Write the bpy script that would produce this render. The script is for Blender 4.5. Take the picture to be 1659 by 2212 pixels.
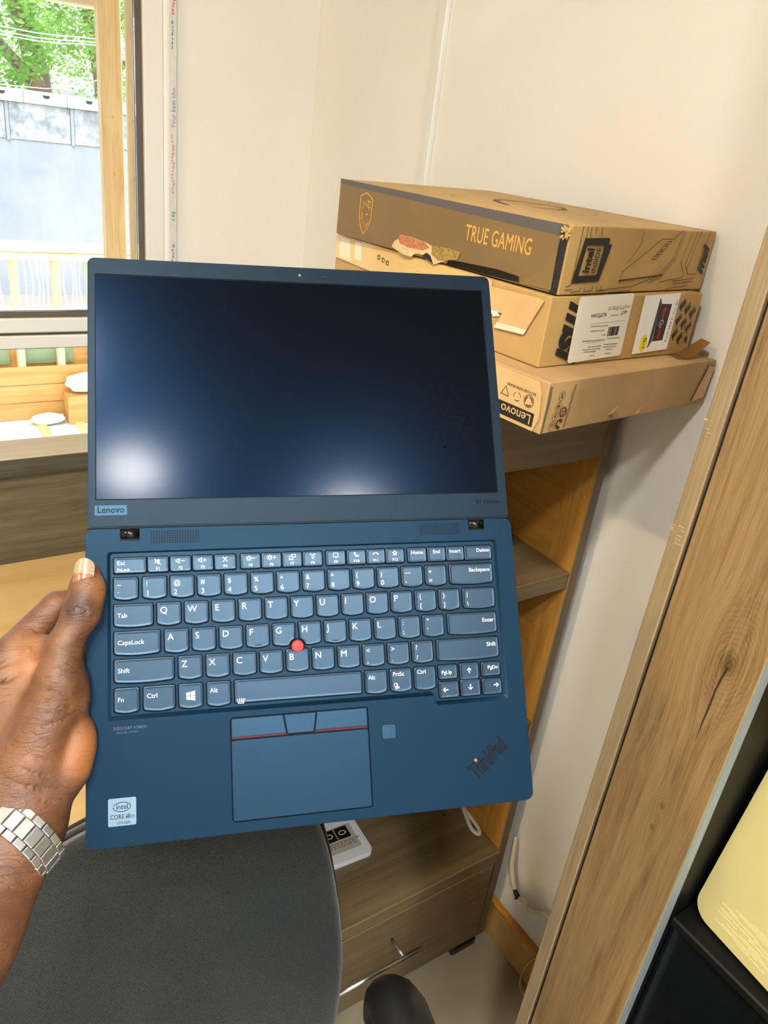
import bpy, bmesh, math, random
import numpy as np
from mathutils import Vector, Matrix, noise
from mathutils.geometry import tessellate_polygon
random.seed(7)
SC = bpy.context.scene
COL = SC.collection
for o in list(bpy.data.objects): bpy.data.objects.remove(o)

# ------------------------------------------------------------------ camera
AZ, PITCH, ROLL, FPX, W, H = math.radians(36.05), math.radians(25.79), math.radians(7.5), 1671.0, 1659, 2212
cd = bpy.data.cameras.new('camera'); cam = bpy.data.objects.new('camera', cd); COL.objects.link(cam)
cd.sensor_fit = 'VERTICAL'; cd.sensor_height = 24.0; cd.lens = 24.0 * FPX / H; cd.clip_start = 0.02; cd.clip_end = 200
fwd = Vector((math.sin(AZ) * math.cos(PITCH), math.cos(AZ) * math.cos(PITCH), -math.sin(PITCH)))
r0 = Vector((math.cos(AZ), -math.sin(AZ), 0)); u0 = r0.cross(fwd)
rt = r0 * math.cos(ROLL) + u0 * math.sin(ROLL); up = -r0 * math.sin(ROLL) + u0 * math.cos(ROLL)
cam.matrix_world = Matrix(((rt.x, up.x, -fwd.x, 0), (rt.y, up.y, -fwd.y, 0), (rt.z, up.z, -fwd.z, 1.66), (0, 0, 0, 1)))
SC.camera = cam
for k_, v_ in (('max_bounces', 6), ('diffuse_bounces', 4), ('glossy_bounces', 3), ('transmission_bounces', 4), ('transparent_max_bounces', 8), ('caustics_reflective', False), ('caustics_refractive', False), ('adaptive_threshold', 0.04), ('adaptive_min_samples', 12)): setattr(SC.cycles, k_, v_)

# ------------------------------------------------------------------ sky, sun, exposure
world = bpy.data.worlds.new('world'); SC.world = world; world.use_nodes = True
wn = world.node_tree; wn.nodes.clear()
sky = wn.nodes.new('ShaderNodeTexSky'); sky.sky_type = 'NISHITA'; sky.sun_disc = False
sky.sun_elevation = math.radians(52); sky.sun_rotation = math.radians(200); sky.air_density = 1.0; sky.dust_density = 2.0; sky.ozone_density = 1.5
bg = wn.nodes.new('ShaderNodeBackground'); bg.inputs['Strength'].default_value = 0.42
wo = wn.nodes.new('ShaderNodeOutputWorld')
wn.links.new(sky.outputs[0], bg.inputs['Color']); wn.links.new(bg.outputs[0], wo.inputs['Surface'])
sl = bpy.data.lights.new('sun', 'SUN'); sun = bpy.data.objects.new('sun', sl); COL.objects.link(sun)
sl.energy = 4.2; sl.angle = math.radians(0.6); sl.color = (1.0, 0.95, 0.86)
# from the front right of the house, high: sunlit deck, room itself in shade
sun.rotation_euler = Vector((-0.62, -0.25, -0.95)).to_track_quat('-Z', 'Y').to_euler()
sun.location = (6, 3, 9)
SC.view_settings.view_transform = 'Standard'; SC.view_settings.look = 'None'
SC.view_settings.exposure = 0.62; SC.view_settings.gamma = 1.0; SC.view_settings.use_curve_mapping = False

# ------------------------------------------------------------------ materials
MATS = {}
def srgb(r, g, b):
    f = lambda c: (c / 255 / 12.92) if c / 255 <= 0.04045 else ((c / 255 + 0.055) / 1.055) ** 2.4
    return (f(r), f(g), f(b), 1.0)
class N:
    def __init__(s, name):
        s.m = bpy.data.materials.new(name); s.m.use_nodes = True; s.t = s.m.node_tree
        s.b = s.t.nodes['Principled BSDF']; s.o = s.t.nodes['Material Output']; MATS[name] = s.m
    def n(s, kind, **kw):
        x = s.t.nodes.new(kind)
        for k, v in kw.items():
            if k.startswith('i_'):
                key = k[2:].replace('_', ' ')
                x.inputs[key if key in x.inputs else int(k[2:])].default_value = v
            else: setattr(x, k, v)
        return x
    def l(s, a, b): s.t.links.new(a, b)
    def coord(s, scale=(1, 1, 1), rot=(0, 0, 0), loc=(0, 0, 0), kind='Object'):
        tc = s.n('ShaderNodeTexCoord'); mp = s.n('ShaderNodeMapping')
        mp.inputs['Scale'].default_value = scale; mp.inputs['Rotation'].default_value = rot; mp.inputs['Location'].default_value = loc
        s.l(tc.outputs[kind], mp.inputs['Vector']); return mp.outputs['Vector']
    def noise(s, vec, scale, detail=4, rough=0.55, dist=0.0):
        x = s.n('ShaderNodeTexNoise'); x.inputs['Scale'].default_value = scale; x.inputs['Detail'].default_value = detail
        x.inputs['Roughness'].default_value = rough; x.inputs['Distortion'].default_value = dist
        s.l(vec, x.inputs['Vector']); return x.outputs['Fac']
    def ramp(s, fac, stops):
        r = s.n('ShaderNodeValToRGB'); e = r.color_ramp.elements
        while len(e) < len(stops): e.new(0.5)
        for q, (p, c) in zip(e, stops): q.position = p; q.color = c
        s.l(fac, r.inputs['Fac']); return r.outputs['Color']
    def mix(s, a, b, fac, blend='MIX'):
        x = s.n('ShaderNodeMix', data_type='RGBA', blend_type=blend)
        for sock, v in ((x.inputs[0], fac), (x.inputs[6], a), (x.inputs[7], b)):
            if hasattr(v, 'is_linked'): s.l(v, sock)
            else: sock.default_value = v
        return x.outputs[2]
    def bump(s, h, strength=0.2, dist=0.001):
        x = s.n('ShaderNodeBump'); x.inputs['Strength'].default_value = strength; x.inputs['Distance'].default_value = dist
        s.l(h, x.inputs['Height']); s.l(x.outputs['Normal'], s.b.inputs['Normal'])
    def set(s, **kw):
        for k, v in kw.items():
            i = s.b.inputs[k.replace('_', ' ')]
            if hasattr(v, 'is_linked'): s.l(v, i)
            else: i.default_value = v
        return s
def plain(name, c, rough=0.5, metal=0.0, spec=0.5, mott=0.0, scale=40, **kw):
    s = N(name)
    if mott:
        f = s.noise(s.coord(), scale, 3)
        d = tuple(x * (1 - mott) for x in c[:3]) + (1,); e = tuple(min(1, x * (1 + mott)) for x in c[:3]) + (1,)
        s.set(Base_Color=s.ramp(f, [(0.3, d), (0.7, e)]))
    else: s.set(Base_Color=c)
    s.set(Roughness=rough, Metallic=metal, Specular_IOR_Level=spec)
    for k, v in kw.items(): s.set(**{k: v})
    return s.m
def wood(name, dark, mid, light, axis='z', scale=1.0, rough=0.5, streak=0.5, knots=(), stretch=14, bump=0.15):
    s = N(name)
    ax = 'xyz'.index(axis)
    sc = [stretch] * 3; sc[ax] = 1.0
    tc = s.n('ShaderNodeTexCoord'); vec = tc.outputs['Object']
    rings = None
    for (kx, ky, kz, rad, kst) in knots:     # warp the grain around a knot, with year rings in it
        sub = s.n('ShaderNodeVectorMath', operation='SUBTRACT'); s.l(vec if rings is None else tc.outputs['Object'], sub.inputs[0]); sub.inputs[1].default_value = (kx, ky, kz)
        ms = [1, 1, 1]; ms[ax] = 0.55
        mul = s.n('ShaderNodeVectorMath', operation='MULTIPLY'); s.l(sub.outputs[0], mul.inputs[0]); mul.inputs[1].default_value = ms
        ln = s.n('ShaderNodeVectorMath', operation='LENGTH'); s.l(mul.outputs[0], ln.inputs[0])
        fall = s.n('ShaderNodeMapRange'); fall.inputs['From Min'].default_value = rad; fall.inputs['From Max'].default_value = rad * 0.1
        fall.interpolation_type = 'SMOOTHSTEP'; s.l(ln.outputs['Value'], fall.inputs['Value'])
        nz = s.noise(tc.outputs['Object'], 45, 4, .7)
        ph = s.n('ShaderNodeMath', operation='MULTIPLY_ADD'); s.l(ln.outputs['Value'], ph.inputs[0]); ph.inputs[1].default_value = 1900 * kst; 
        nm = s.n('ShaderNodeMath', operation='MULTIPLY'); s.l(nz, nm.inputs[0]); nm.inputs[1].default_value = 26; s.l(nm.outputs[0], ph.inputs[2])
        sn = s.n('ShaderNodeMath', operation='SINE'); s.l(ph.outputs[0], sn.inputs[0])
        pr = s.n('ShaderNodeMath', operation='MULTIPLY'); s.l(sn.outputs[0], pr.inputs[0]); s.l(fall.outputs[0], pr.inputs[1])
        cr = s.n('ShaderNodeMapRange'); cr.inputs['From Min'].default_value = rad * 0.16; cr.inputs['From Max'].default_value = rad * 0.02; s.l(ln.outputs['Value'], cr.inputs['Value'])
        ad = s.n('ShaderNodeMath', operation='SUBTRACT'); 
        p5 = s.n('ShaderNodeMath', operation='MULTIPLY'); s.l(pr.outputs[0], p5.inputs[0]); p5.inputs[1].default_value = 0.035
        p6 = s.n('ShaderNodeMath', operation='MULTIPLY'); s.l(cr.outputs[0], p6.inputs[0]); p6.inputs[1].default_value = 0.16
        s.l(p5.outputs[0], ad.inputs[0]); s.l(p6.outputs[0], ad.inputs[1])
        warp = s.n('ShaderNodeVectorMath', operation='SCALE'); s.l(sub.outputs[0], warp.inputs[0])
        w2 = s.n('ShaderNodeMath', operation='MULTIPLY'); s.l(fall.outputs[0], w2.inputs[0]); w2.inputs[1].default_value = -0.55; s.l(w2.outputs[0], warp.inputs['Scale'])
        addv = s.n('ShaderNodeVectorMath', operation='ADD'); s.l(vec, addv.inputs[0]); s.l(warp.outputs[0], addv.inputs[1]); vec = addv.outputs[0]
        if rings is None: rings = ad.outputs[0]
        else:
            r2 = s.n('ShaderNodeMath', operation='ADD'); s.l(rings, r2.inputs[0]); s.l(ad.outputs[0], r2.inputs[1]); rings = r2.outputs[0]
    mp = s.n('ShaderNodeMapping'); mp.inputs['Scale'].default_value = sc; s.l(vec, mp.inputs['Vector'])
    big = s.noise(mp.outputs[0], 2.2 * scale, 5, 0.62, 0.9)
    sc2 = [stretch * 5] * 3; sc2[ax] = 1.6
    mp2 = s.n('ShaderNodeMapping'); mp2.inputs['Scale'].default_value = sc2; s.l(vec, mp2.inputs['Vector'])
    fine = s.noise(mp2.outputs[0], 5.0 * scale, 5, 0.7, 0.2)
    m = s.n('ShaderNodeMath', operation='MULTIPLY_ADD'); s.l(fine, m.inputs[0]); m.inputs[1].default_value = streak; 
    m2 = s.n('ShaderNodeMath', operation='MULTIPLY'); s.l(big, m2.inputs[0]); m2.inputs[1].default_value = 1.0; s.l(m2.outputs[0], m.inputs[2])
    m3 = s.n('ShaderNodeMath', operation='MULTIPLY'); s.l(m.outputs[0], m3.inputs[0]); m3.inputs[1].default_value = 1 / (1 + streak)
    fac = m3.outputs[0]
    if rings is not None:
        r3 = s.n('ShaderNodeMath', operation='ADD'); s.l(fac, r3.inputs[0]); s.l(rings, r3.inputs[1]); fac = r3.outputs[0]
    s.set(Base_Color=s.ramp(fac, [(0.30, dark), (0.47, mid), (0.66, light)]), Roughness=rough)
    s.bump(fine, bump, 0.0006)
    return s.m

plaster = N('plaster')
_c = plaster.coord()
plaster.set(Base_Color=plaster.ramp(plaster.noise(_c, 1.6, 6), [(0.3, srgb(230, 228, 222)), (0.7, srgb(240, 238, 234))]), Roughness=0.75)
plaster.bump(plaster.noise(_c, 55, 6, 0.6), 0.25, 0.002)
plaster = plaster.m
ceil_m = plain('ceiling_paint', srgb(232, 230, 224), 0.85, mott=0.03)
wall_back_m = plain('painted_wall', srgb(222, 220, 214), 0.8, mott=0.03, scale=3)
tile_m = N('floor_tile'); _c = tile_m.coord()
tile_m.set(Base_Color=tile_m.ramp(tile_m.noise(_c, 6, 6), [(0.3, srgb(160, 148, 124)), (0.7, srgb(176, 165, 141))]), Roughness=0.28); tile_m = tile_m.m
grout_m = plain('grout', srgb(120, 108, 88), 0.9, mott=0.15)
base_m = N('glazed_skirting'); _c = base_m.coord()
base_m.set(Base_Color=base_m.ramp(base_m.noise(_c, 14, 5), [(0.3, srgb(176, 134, 70)), (0.7, srgb(206, 168, 104))]), Roughness=0.35); base_m = base_m.m
base_top_m = wood('skirting_edge', srgb(150, 90, 20), srgb(196, 130, 40), srgb(222, 160, 70), 'y', 2.0)
# grey-brown laminate of the cupboard and the tall cabinet, inside it is amber, with warm light put into the colour
lam = wood('laminate_grey_brown', srgb(85, 69, 46), srgb(110, 92, 64), srgb(125, 107, 79), 'x', 1.4, 0.42, 0.55)
lam_y = wood('laminate_shelf_top', srgb(87, 71, 48), srgb(116, 98, 69), srgb(131, 114, 84), 'x', 1.2, 0.40, 0.55)
lam_z = wood('laminate_upright', srgb(82, 66, 46), srgb(105, 87, 64), srgb(120, 102, 77), 'z', 1.4, 0.42, 0.55)
warm_lit_z = wood('warm_lit_laminate_upright', srgb(148, 99, 37), srgb(184, 131, 57), srgb(202, 151, 75), 'z', 1.5, 0.45, 0.6)
warm_lit_y = wood('warm_lit_laminate_panel', srgb(139, 94, 34), srgb(178, 125, 54), srgb(198, 146, 69), 'y', 1.6, 0.45, 0.7)
lip_m = plain('edge_banding', srgb(150, 126, 84), 0.5)
cab_edge = wood('cabinet_side_edge', srgb(99, 81, 56), srgb(128, 109, 79), srgb(150, 130, 99), 'z', 2.4, 0.5, 0.9, stretch=22)
cab_wood = wood('knotty_cabinet_panel', srgb(69, 48, 25), srgb(121, 95, 60), srgb(146, 120, 81), 'z', 2.0, 0.42, 0.95, stretch=16,
                knots=((0.0, 0.2868, 1.2627, 0.06, 1.0), (0.0, 0.3013, 1.0408, 0.022, 1.5), (0.0, 0.299, 1.0733, 0.02, 1.5)), bump=0.3)
desk_dark = wood('dark_counter_laminate', srgb(54, 49, 36), srgb(88, 81, 61), srgb(108, 101, 79), 'x', 1.5, 0.5, 0.8, stretch=11, bump=0.3)
desk_edge = wood('dark_ledge_edge', srgb(41, 40, 34), srgb(67, 65, 56), srgb(86, 85, 74), 'x', 2.0, 0.5, 0.8)
ledge_top = wood('ledge_top_laminate', srgb(172, 157, 123), srgb(190, 176, 144), srgb(201, 188, 160), 'x', 1.5, 0.45, 0.6)
desk_light = wood('light_beech_worktop', srgb(193, 157, 99), srgb(203, 169, 112), srgb(209, 178, 124), 'x', 0.9, 0.42, 0.3)
pine = wood('pine_post', srgb(206, 160, 92), srgb(236, 200, 138), srgb(244, 214, 160), 'z', 1.6, 0.6, 0.5,
            knots=((0.0, 0.0, 1.62, 0.03, 1.2), (0.0, 0.0, 1.49, 0.02, 1.4)))
pvc = plain('white_pvc', srgb(230, 231, 230), 0.35)
pvc_tape = plain('protective_film', srgb(214, 216, 216), 0.25, mott=0.06, scale=90)
gasket = plain('dark_gasket', srgb(96, 84, 62), 0.7)
print_red = plain('faded_red_print', srgb(206, 140, 130), 0.6); print_blue = plain('faded_blue_print', srgb(110, 116, 168), 0.6); print_green = plain('faded_green_print', srgb(130, 172, 140), 0.6)
alu = plain('brushed_aluminium', srgb(196, 194, 188), 0.28, 1.0)
steel = plain('brushed_steel', srgb(205, 206, 208), 0.24, 1.0)
black_pl = plain('black_plastic', srgb(20, 21, 23), 0.32)
glass = N('window_glass')
_g = glass.n('ShaderNodeBsdfGlass'); _g.inputs['IOR'].default_value = 1.45; _g.inputs['Roughness'].default_value = 0.0
_t = glass.n('ShaderNodeBsdfTransparent'); _f = glass.n('ShaderNodeFresnel'); _gl = glass.n('ShaderNodeBsdfGlossy'); _gl.inputs['Roughness'].default_value = 0.02
_mx = glass.n('ShaderNodeMixShader'); glass.l(_f.outputs[0], _mx.inputs[0]); glass.l(_t.outputs[0], _mx.inputs[1]); glass.l(_gl.outputs[0], _mx.inputs[2]); glass.l(_mx.outputs[0], glass.o.inputs['Surface'])
glass.t.nodes.remove(_g); glass = glass.m

# ------------------------------------------------------------------ builders
def link(o, parent=None):
    COL.objects.link(o)
    if parent is not None: o.parent = parent
    return o
def tag(o, label=None, cat=None, group=None, kind=None):
    if label: o['label'] = label
    if cat: o['category'] = cat
    if group: o['group'] = group
    if kind: o['kind'] = kind
    return o
def empty(name, loc=(0, 0, 0), rz=0.0, mw=None):
    o = bpy.data.objects.new(name, None); o.empty_display_size = 0.05; link(o)
    if mw is not None: o.matrix_world = mw
    else: o.location = loc; o.rotation_euler = (0, 0, rz)
    return o
def raw(name, verts, faces, mat, parent=None, smooth=False, loc=None):
    me = bpy.data.meshes.new(name); me.from_pydata([tuple(v) for v in verts], [], faces); me.update()
    if mat: me.materials.append(mat)
    if smooth: me.polygons.foreach_set('use_smooth', [True] * len(me.polygons))
    o = bpy.data.objects.new(name, me); link(o, parent)
    if loc is not None: o.location = loc
    return o
def from_bm(name, bm, mat, parent=None, smooth=False, loc=None):
    bmesh.ops.recalc_face_normals(bm, faces=bm.faces)
    me = bpy.data.meshes.new(name); bm.to_mesh(me); bm.free()
    if mat: me.materials.append(mat)
    if smooth: me.polygons.foreach_set('use_smooth', [True] * len(me.polygons))
    o = bpy.data.objects.new(name, me); link(o, parent)
    if loc is not None: o.location = loc
    return o
def bm_box(bm, a, b, bevel=0.0, seg=1):
    a = Vector(a); b = Vector(b); c = (a + b) / 2; d = b - a
    r = bmesh.ops.create_cube(bm, size=1.0, matrix=Matrix.Translation(c) @ Matrix.Diagonal((*[abs(x) for x in d], 1)))
    if bevel > 0:
        es = {e for v in r['verts'] for e in v.link_edges}
        bmesh.ops.bevel(bm, geom=list(es), offset=bevel, segments=seg, affect='EDGES', profile=0.5)
def box(name, a, b, mat, parent=None, bevel=0.0, seg=1, loc=None):
    bm = bmesh.new(); bm_box(bm, a, b, bevel, seg); return from_bm(name, bm, mat, parent, loc=loc)
def bm_tube(bm, pts, rad, n=10, closed=False, cap=True):
    pts = [Vector(p) for p in pts]; rads = rad if hasattr(rad, '__len__') else [rad] * len(pts)
    rings = []; prev = None
    for i, p in enumerate(pts):
        a = pts[(i - 1) % len(pts)] if (i or closed) else p; c = pts[(i + 1) % len(pts)] if (i < len(pts) - 1 or closed) else p
        t = (c - a).normalized()
        if prev is None: x = t.orthogonal().normalized()
        else: x = (prev - t * prev.dot(t)).normalized()
        prev = x; y = t.cross(x)
        rings.append([bm.verts.new(p + (x * math.cos(2 * math.pi * k / n) + y * math.sin(2 * math.pi * k / n)) * rads[i]) for k in range(n)])
    m = len(rings)
    for i in range(m if closed else m - 1):
        A, B = rings[i], rings[(i + 1) % m]
        for k in range(n): bm.faces.new((A[k], A[(k + 1) % n], B[(k + 1) % n], B[k]))
    if cap and not closed: bm.faces.new(rings[0][::-1]); bm.faces.new(rings[-1])
def tube(name, pts, rad, mat, parent=None, n=10, closed=False, loc=None, smooth=True):
    bm = bmesh.new(); bm_tube(bm, pts, rad, n, closed); return from_bm(name, bm, mat, parent, smooth, loc)
def spline(pts, per=6):
    P = [Vector(p) for p in pts]; P = [2 * P[0] - P[1]] + P + [2 * P[-1] - P[-2]]; out = []
    for i in range(1, len(P) - 2):
        for k in range(per):
            t = k / per; a, b, c, d = P[i - 1:i + 3]
            out.append(0.5 * (2 * b + (c - a) * t + (2 * a - 5 * b + 4 * c - d) * t * t + (3 * b - a - 3 * c + d) * t ** 3))
    return out + [P[-2]]
def rrect(x0, y0, x1, y1, r, n=5):
    out = []
    for cx, cy, a in ((x1 - r, y1 - r, 0), (x0 + r, y1 - r, 90), (x0 + r, y0 + r, 180), (x1 - r, y0 + r, 270)):
        for k in range(n + 1):
            t = math.radians(a + 90 * k / n); out.append((cx + r * math.cos(t), cy + r * math.sin(t)))
    return out
def circle(cx, cy, r, n=20, ry=None): return [(cx + r * math.cos(2 * math.pi * k / n), cy + (ry or r) * math.sin(2 * math.pi * k / n)) for k in range(n)]
def bm_plate(bm, outer, z0, z1, holes=(), inset=0.0):
    """flat plate from an outline (x, y), with holes, between heights z0 < z1; inset chamfers the top rim"""
    loops = [outer] + list(holes)
    polys = [[Vector((x, y, 0)) for x, y in lp] for lp in loops]
    tris = tessellate_polygon(polys)
    flat = [p for lp in polys for p in lp]
    top = [bm.verts.new((p.x, p.y, z1)) for p in flat]; bot = [bm.verts.new((p.x, p.y, z0)) for p in flat]
    for t in tris:
        try: bm.faces.new([top[i] for i in t])
        except ValueError: pass
        try: bm.faces.new([bot[i] for i in reversed(t)])
        except ValueError: pass
    k = 0
    for lp in loops:
        n = len(lp)
        for i in range(n):
            a, b = k + i, k + (i + 1) % n
            try: bm.faces.new((top[a], top[b], bot[b], bot[a]))
            except ValueError: pass
        k += n
def plate(name, outer, z0, z1, mat, parent=None, holes=(), loc=None):
    bm = bmesh.new(); bm_plate(bm, outer, z0, z1, holes); return from_bm(name, bm, mat, parent, loc=loc)
def soften(o, width=0.001, seg=2, angle=0.6):
    m = o.modifiers.new('bevel', 'BEVEL'); m.width = width; m.segments = seg; m.limit_method = 'ANGLE'; m.angle_limit = angle; return o
def sub(o, lv=2):
    m = o.modifiers.new('sub', 'SUBSURF'); m.levels = lv; m.render_levels = lv; return o
def text(name, s, size, mat, parent, M, align='LEFT', bold=0.0, shear=0.0, sx=1.0, ext=0.00008, vert='BASELINE', space=1.0, lsp=1.0, fit=None):
    """flat lettering; M places it (its own x = reading direction, y = up) in the parent's frame"""
    cu = bpy.data.curves.new(name, 'FONT'); cu.body = s; cu.size = size; cu.align_x = align
    if vert == 'CENTER': cu.align_y = 'CENTER'
    cu.offset = bold * size; cu.shear = shear; cu.extrude = ext; cu.space_character = space; cu.space_line = lsp; cu.resolution_u = 3
    tmp = bpy.data.objects.new(name + '_tmp', cu)
    me = bpy.data.meshes.new_from_object(tmp); bpy.data.objects.remove(tmp); bpy.data.curves.remove(cu)
    if fit:                                             # stretch to a given width and height
        xs_ = [v.co.x for v in me.vertices]; ys_ = [v.co.y for v in me.vertices]; x0_, y0_ = min(xs_), min(ys_)
        me.transform(Matrix.Diagonal((fit[0] / (max(xs_) - x0_), fit[1] / (max(ys_) - y0_), 1, 1)) @ Matrix.Translation((-x0_, -y0_, 0)))
    me.transform(M @ Matrix.Diagonal((sx, 1, 1, 1))); me.materials.clear(); me.materials.append(mat); me.name = name
    o = bpy.data.objects.new(name, me); link(o, parent); return o
def frame(o, x, y): # matrix with origin o, x and y axes
    x = Vector(x).normalized(); y = Vector(y); y = (y - x * y.dot(x)).normalized(); z = x.cross(y)
    return Matrix(((x.x, y.x, z.x, o[0]), (x.y, y.y, z.y, o[1]), (x.z, y.z, z.z, o[2]), (0, 0, 0, 1)))
def xf(o, M): o.data.transform(M); return o

# ================================================================== the room
XR, YW, XL, YB, ZC = 1.04, 1.957, -2.3, -2.8, 2.7
floor = raw('floor', [(XL, YB, -0.012), (XR + .1, YB, -0.012), (XR + .1, YW + .1, -0.012), (XL, YW + .1, -0.012), (XL, YB, -0.1), (XR + .1, YB, -0.1), (XR + .1, YW + .1, -0.1), (XL, YW + .1, -0.1)],
            [(0, 1, 2, 3), (7, 6, 5, 4), (0, 4, 5, 1), (1, 5, 6, 2), (2, 6, 7, 3), (3, 7, 4, 0)], grout_m)
tag(floor, 'cream ceramic tiled shop floor', kind='structure')
ty = -2.8
tile_me = None
xs = [XR - 0.005 - 0.6 * k for k in range(6)]; ys = [0.235 + 0.6 * k for k in range(-5, 3)]
for i in range(6):
    for j in range(8):
        x1 = xs[i]; x0 = max(x1 - 0.596, XL); y0 = max(ys[j], YB); y1 = min(ys[j] + 0.596, YW)
        if x1 - x0 < .05 or y1 - y0 < .05: continue
        if tile_me is None or (x1 - x0) < .59 or (y1 - y0) < .59:
            o = box('tile', (x0 - x1, 0, -.011), (0, y1 - y0, 0), tile_m, floor, 0.0012)
            if tile_me is None and (x1 - x0) > .59 and (y1 - y0) > .59: tile_me = o.data
        else: o = bpy.data.objects.new('tile', tile_me); link(o, floor)
        o.location = (x1, y0, 0)
ceiling = box('ceiling', (XL, YB, ZC), (XR + .1, YW + .1, ZC + .1), ceil_m); tag(ceiling, 'white painted ceiling', kind='structure')
wr = box('wall_right', (XR, YB, -.1), (XR + .12, YW + .12, ZC), plaster); tag(wr, 'cream plastered wall behind the boxes', kind='structure')
# window wall: opening from x=-1.75 to .681 and z .80 to 2.25
WX0, WX1, WZ0, WZ1 = -1.75, 0.681, 0.80, 2.25
bm = bmesh.new()
bm_box(bm, (WX1, YW, -.1), (XR, YW + .12, ZC)); bm_box(bm, (XL, YW, -.1), (WX0, YW + .12, ZC))
bm_box(bm, (WX0, YW, WZ1), (WX1, YW + .12, ZC)); bm_box(bm, (WX0, YW, -.1), (WX1, YW + .12, WZ0))
ww = from_bm('wall_back', bm, plaster); tag(ww, 'plastered window wall', kind='structure')
wl = box('wall_left', (XL - .1, YB, -.1), (XL, YW + .12, ZC), wall_back_m); tag(wl, 'plain wall on the far left', kind='structure')
# wall behind the photographer with a wide glazed shop front
bm = bmesh.new()
bm_box(bm, (XL, YB - .1, -.1), (-1.9, YB, ZC)); bm_box(bm, (.75, YB - .1, -.1), (XR + .1, YB, ZC)); bm_box(bm, (-1.9, YB - .1, 2.35), (.75, YB, ZC)); bm_box(bm, (-1.9, YB - .1, -.1), (.75, YB, .1))
wf = from_bm('wall_front', bm, wall_back_m); tag(wf, 'wall with the glazed shop front', kind='structure')
w2 = box('window_2', (-1.9, YB - .06, .1), (.75, YB - .054, 2.35), glass); tag(w2, 'shop front glazing', kind='structure')
bmf = bmesh.new()
for x in (-1.9, -1.02, -.16, .7): bm_box(bmf, (x, YB - .08, .1), (x + .05, YB - .03, 2.35))
bm_box(bmf, (-1.9, YB - .08, 2.3), (.75, YB - .03, 2.35)); from_bm('window_frame', bmf, alu, w2)

# cable conduit on the right wall, up the wall behind the boxes
co = box('cable_conduit', (XR - .012, 1.424, 1.1), (XR, 1.448, ZC), pvc, bevel=.002); tag(co, 'white plastic cable conduit running up the plastered wall behind the boxes', 'conduit')
# baseboard on the right wall
bb = box('baseboard_right', (XR - .014, -.2, 0), (XR, YW, .098), base_m, bevel=.001); tag(bb, 'tan skirting along the right wall', kind='structure')
box('skirting_edge', (XR - .0165, -.2, .098), (XR, YW, .108), base_top_m, bb, bevel=.002)

# ------------------------------------------------------------------ window 1 in the window wall
win = empty('window_1', (0, YW, WZ0)); tag(win, 'white framed window looking onto the wooden porch', kind='structure')
def wbox(n, a, b, m, bev=.003): return box(n, (a[0], a[1], a[2] - WZ0), (b[0], b[1], b[2] - WZ0), m, win, bev)
jamb = wbox('jamb', (.607, -.012, WZ0), (.652, .07, WZ1), pvc)
wbox('jamb_cover', (.652, -.016, WZ0), (.682, .02, WZ1), pvc, .006)
wbox('jamb', (WX0, -.012, WZ0), (WX0 + .05, .07, WZ1), pvc)
wbox('head_frame', (WX0, -.012, WZ1 - .05), (WX1, .07, WZ1), pvc)
wbox('sash_gasket', (.6025, .0, WZ0), (.607, .05, WZ1), gasket, .001)
wbox('transom', (WX0, -.01, 1.147), (.607, .06, 1.181), pvc)
wbox('transom_gasket', (WX0, .0, 1.181), (.607, .05, 1.187), gasket, .001)
wbox('transom_gasket', (WX0, .002, 1.1395), (.607, .05, 1.147), gasket, .001)
wbox('lower_sash_rail', (WX0, -.008, 1.108), (.607, .055, 1.1395), pvc)
wbox('sill_frame', (WX0, -.012, WZ0), (.607, .07, WZ0 + .03), pvc)
wbox('pane', (WX0 + .05, .028, 1.187), (.60, .032, WZ1 - .05), glass, 0)
wbox('pane', (WX0 + .05, .028, WZ0 + .03), (.607, .032, 1.112), glass, 0)
film = wbox('protective_film', (.6625, -.0175, WZ0), (.6795, -.016, WZ1), pvc_tape, .0004)
text('film_lettering', 'Your best cho', .0135, print_blue, film, frame((.6765, -.0178, 1.617 - WZ0), (0, 0, 1), (-1, 0, 0)), ext=.00005, space=1.05)
bmr, bmb, bmg = bmesh.new(), bmesh.new(), bmesh.new()      # the rest of the print is worn to unreadable dashes
for bmx, za, zb, wd in ((bmr, 1.84, 1.90, .008), (bmb, 1.775, 1.83, .003), (bmr, 1.475, 1.60, .004), (bmg, 1.415, 1.435, .011), (bmb, 1.30, 1.36, .004)):
    z = za
    while z < zb:
        h = random.uniform(.003, .008); x = random.uniform(.667, .671); bm_box(bmx, (x, -.0179, z - WZ0), (x + wd * random.uniform(.6, 1), -.0175, z + h - WZ0)); z += h + random.uniform(.001, .004)
for bmx, m in ((bmr, print_red), (bmb, print_blue), (bmg, print_green)): tag(from_bm('worn_print', bmx, m, film), kind='stuff')

# ================================================================== cupboard in the corner
CB = empty('cupboard', (0.5, 0.775, 0)); tag(CB, 'grey-brown laminate cupboard with open shelves and a bottom drawer under the cartons', 'cupboard')
def cb(n, a, b, m, bev=.001, p=None): return box(n, a, b, m, p or CB, bev)
CW, CDp, CT = .510, .47, 1.36
cb('side_panel', (CW - .022, 0, 0.022), (CW, .058, CT - .001), lam_z)
cb('side_lining', (CW - .0225, .0005, .307), (CW - .0195, .058, 1.227), warm_lit_z, .0)
sp = cb('side_panel', (CW - .0215, .058, 0.022), (CW, CDp, CT - .001), lam_z)
cb('side_lining', (CW - .0225, .0582, .307), (CW - .0205, CDp - .01, 1.227), warm_lit_y, .0)
cb('edge_lip', (CW - .0235, -.001, .307), (CW - .0215, .001, 1.227), lip_m, 0)
cb('edge_lip', (CW - .0222, .0565, .307), (CW - .0212, .0590, 1.227), lip_m, 0)
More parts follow.
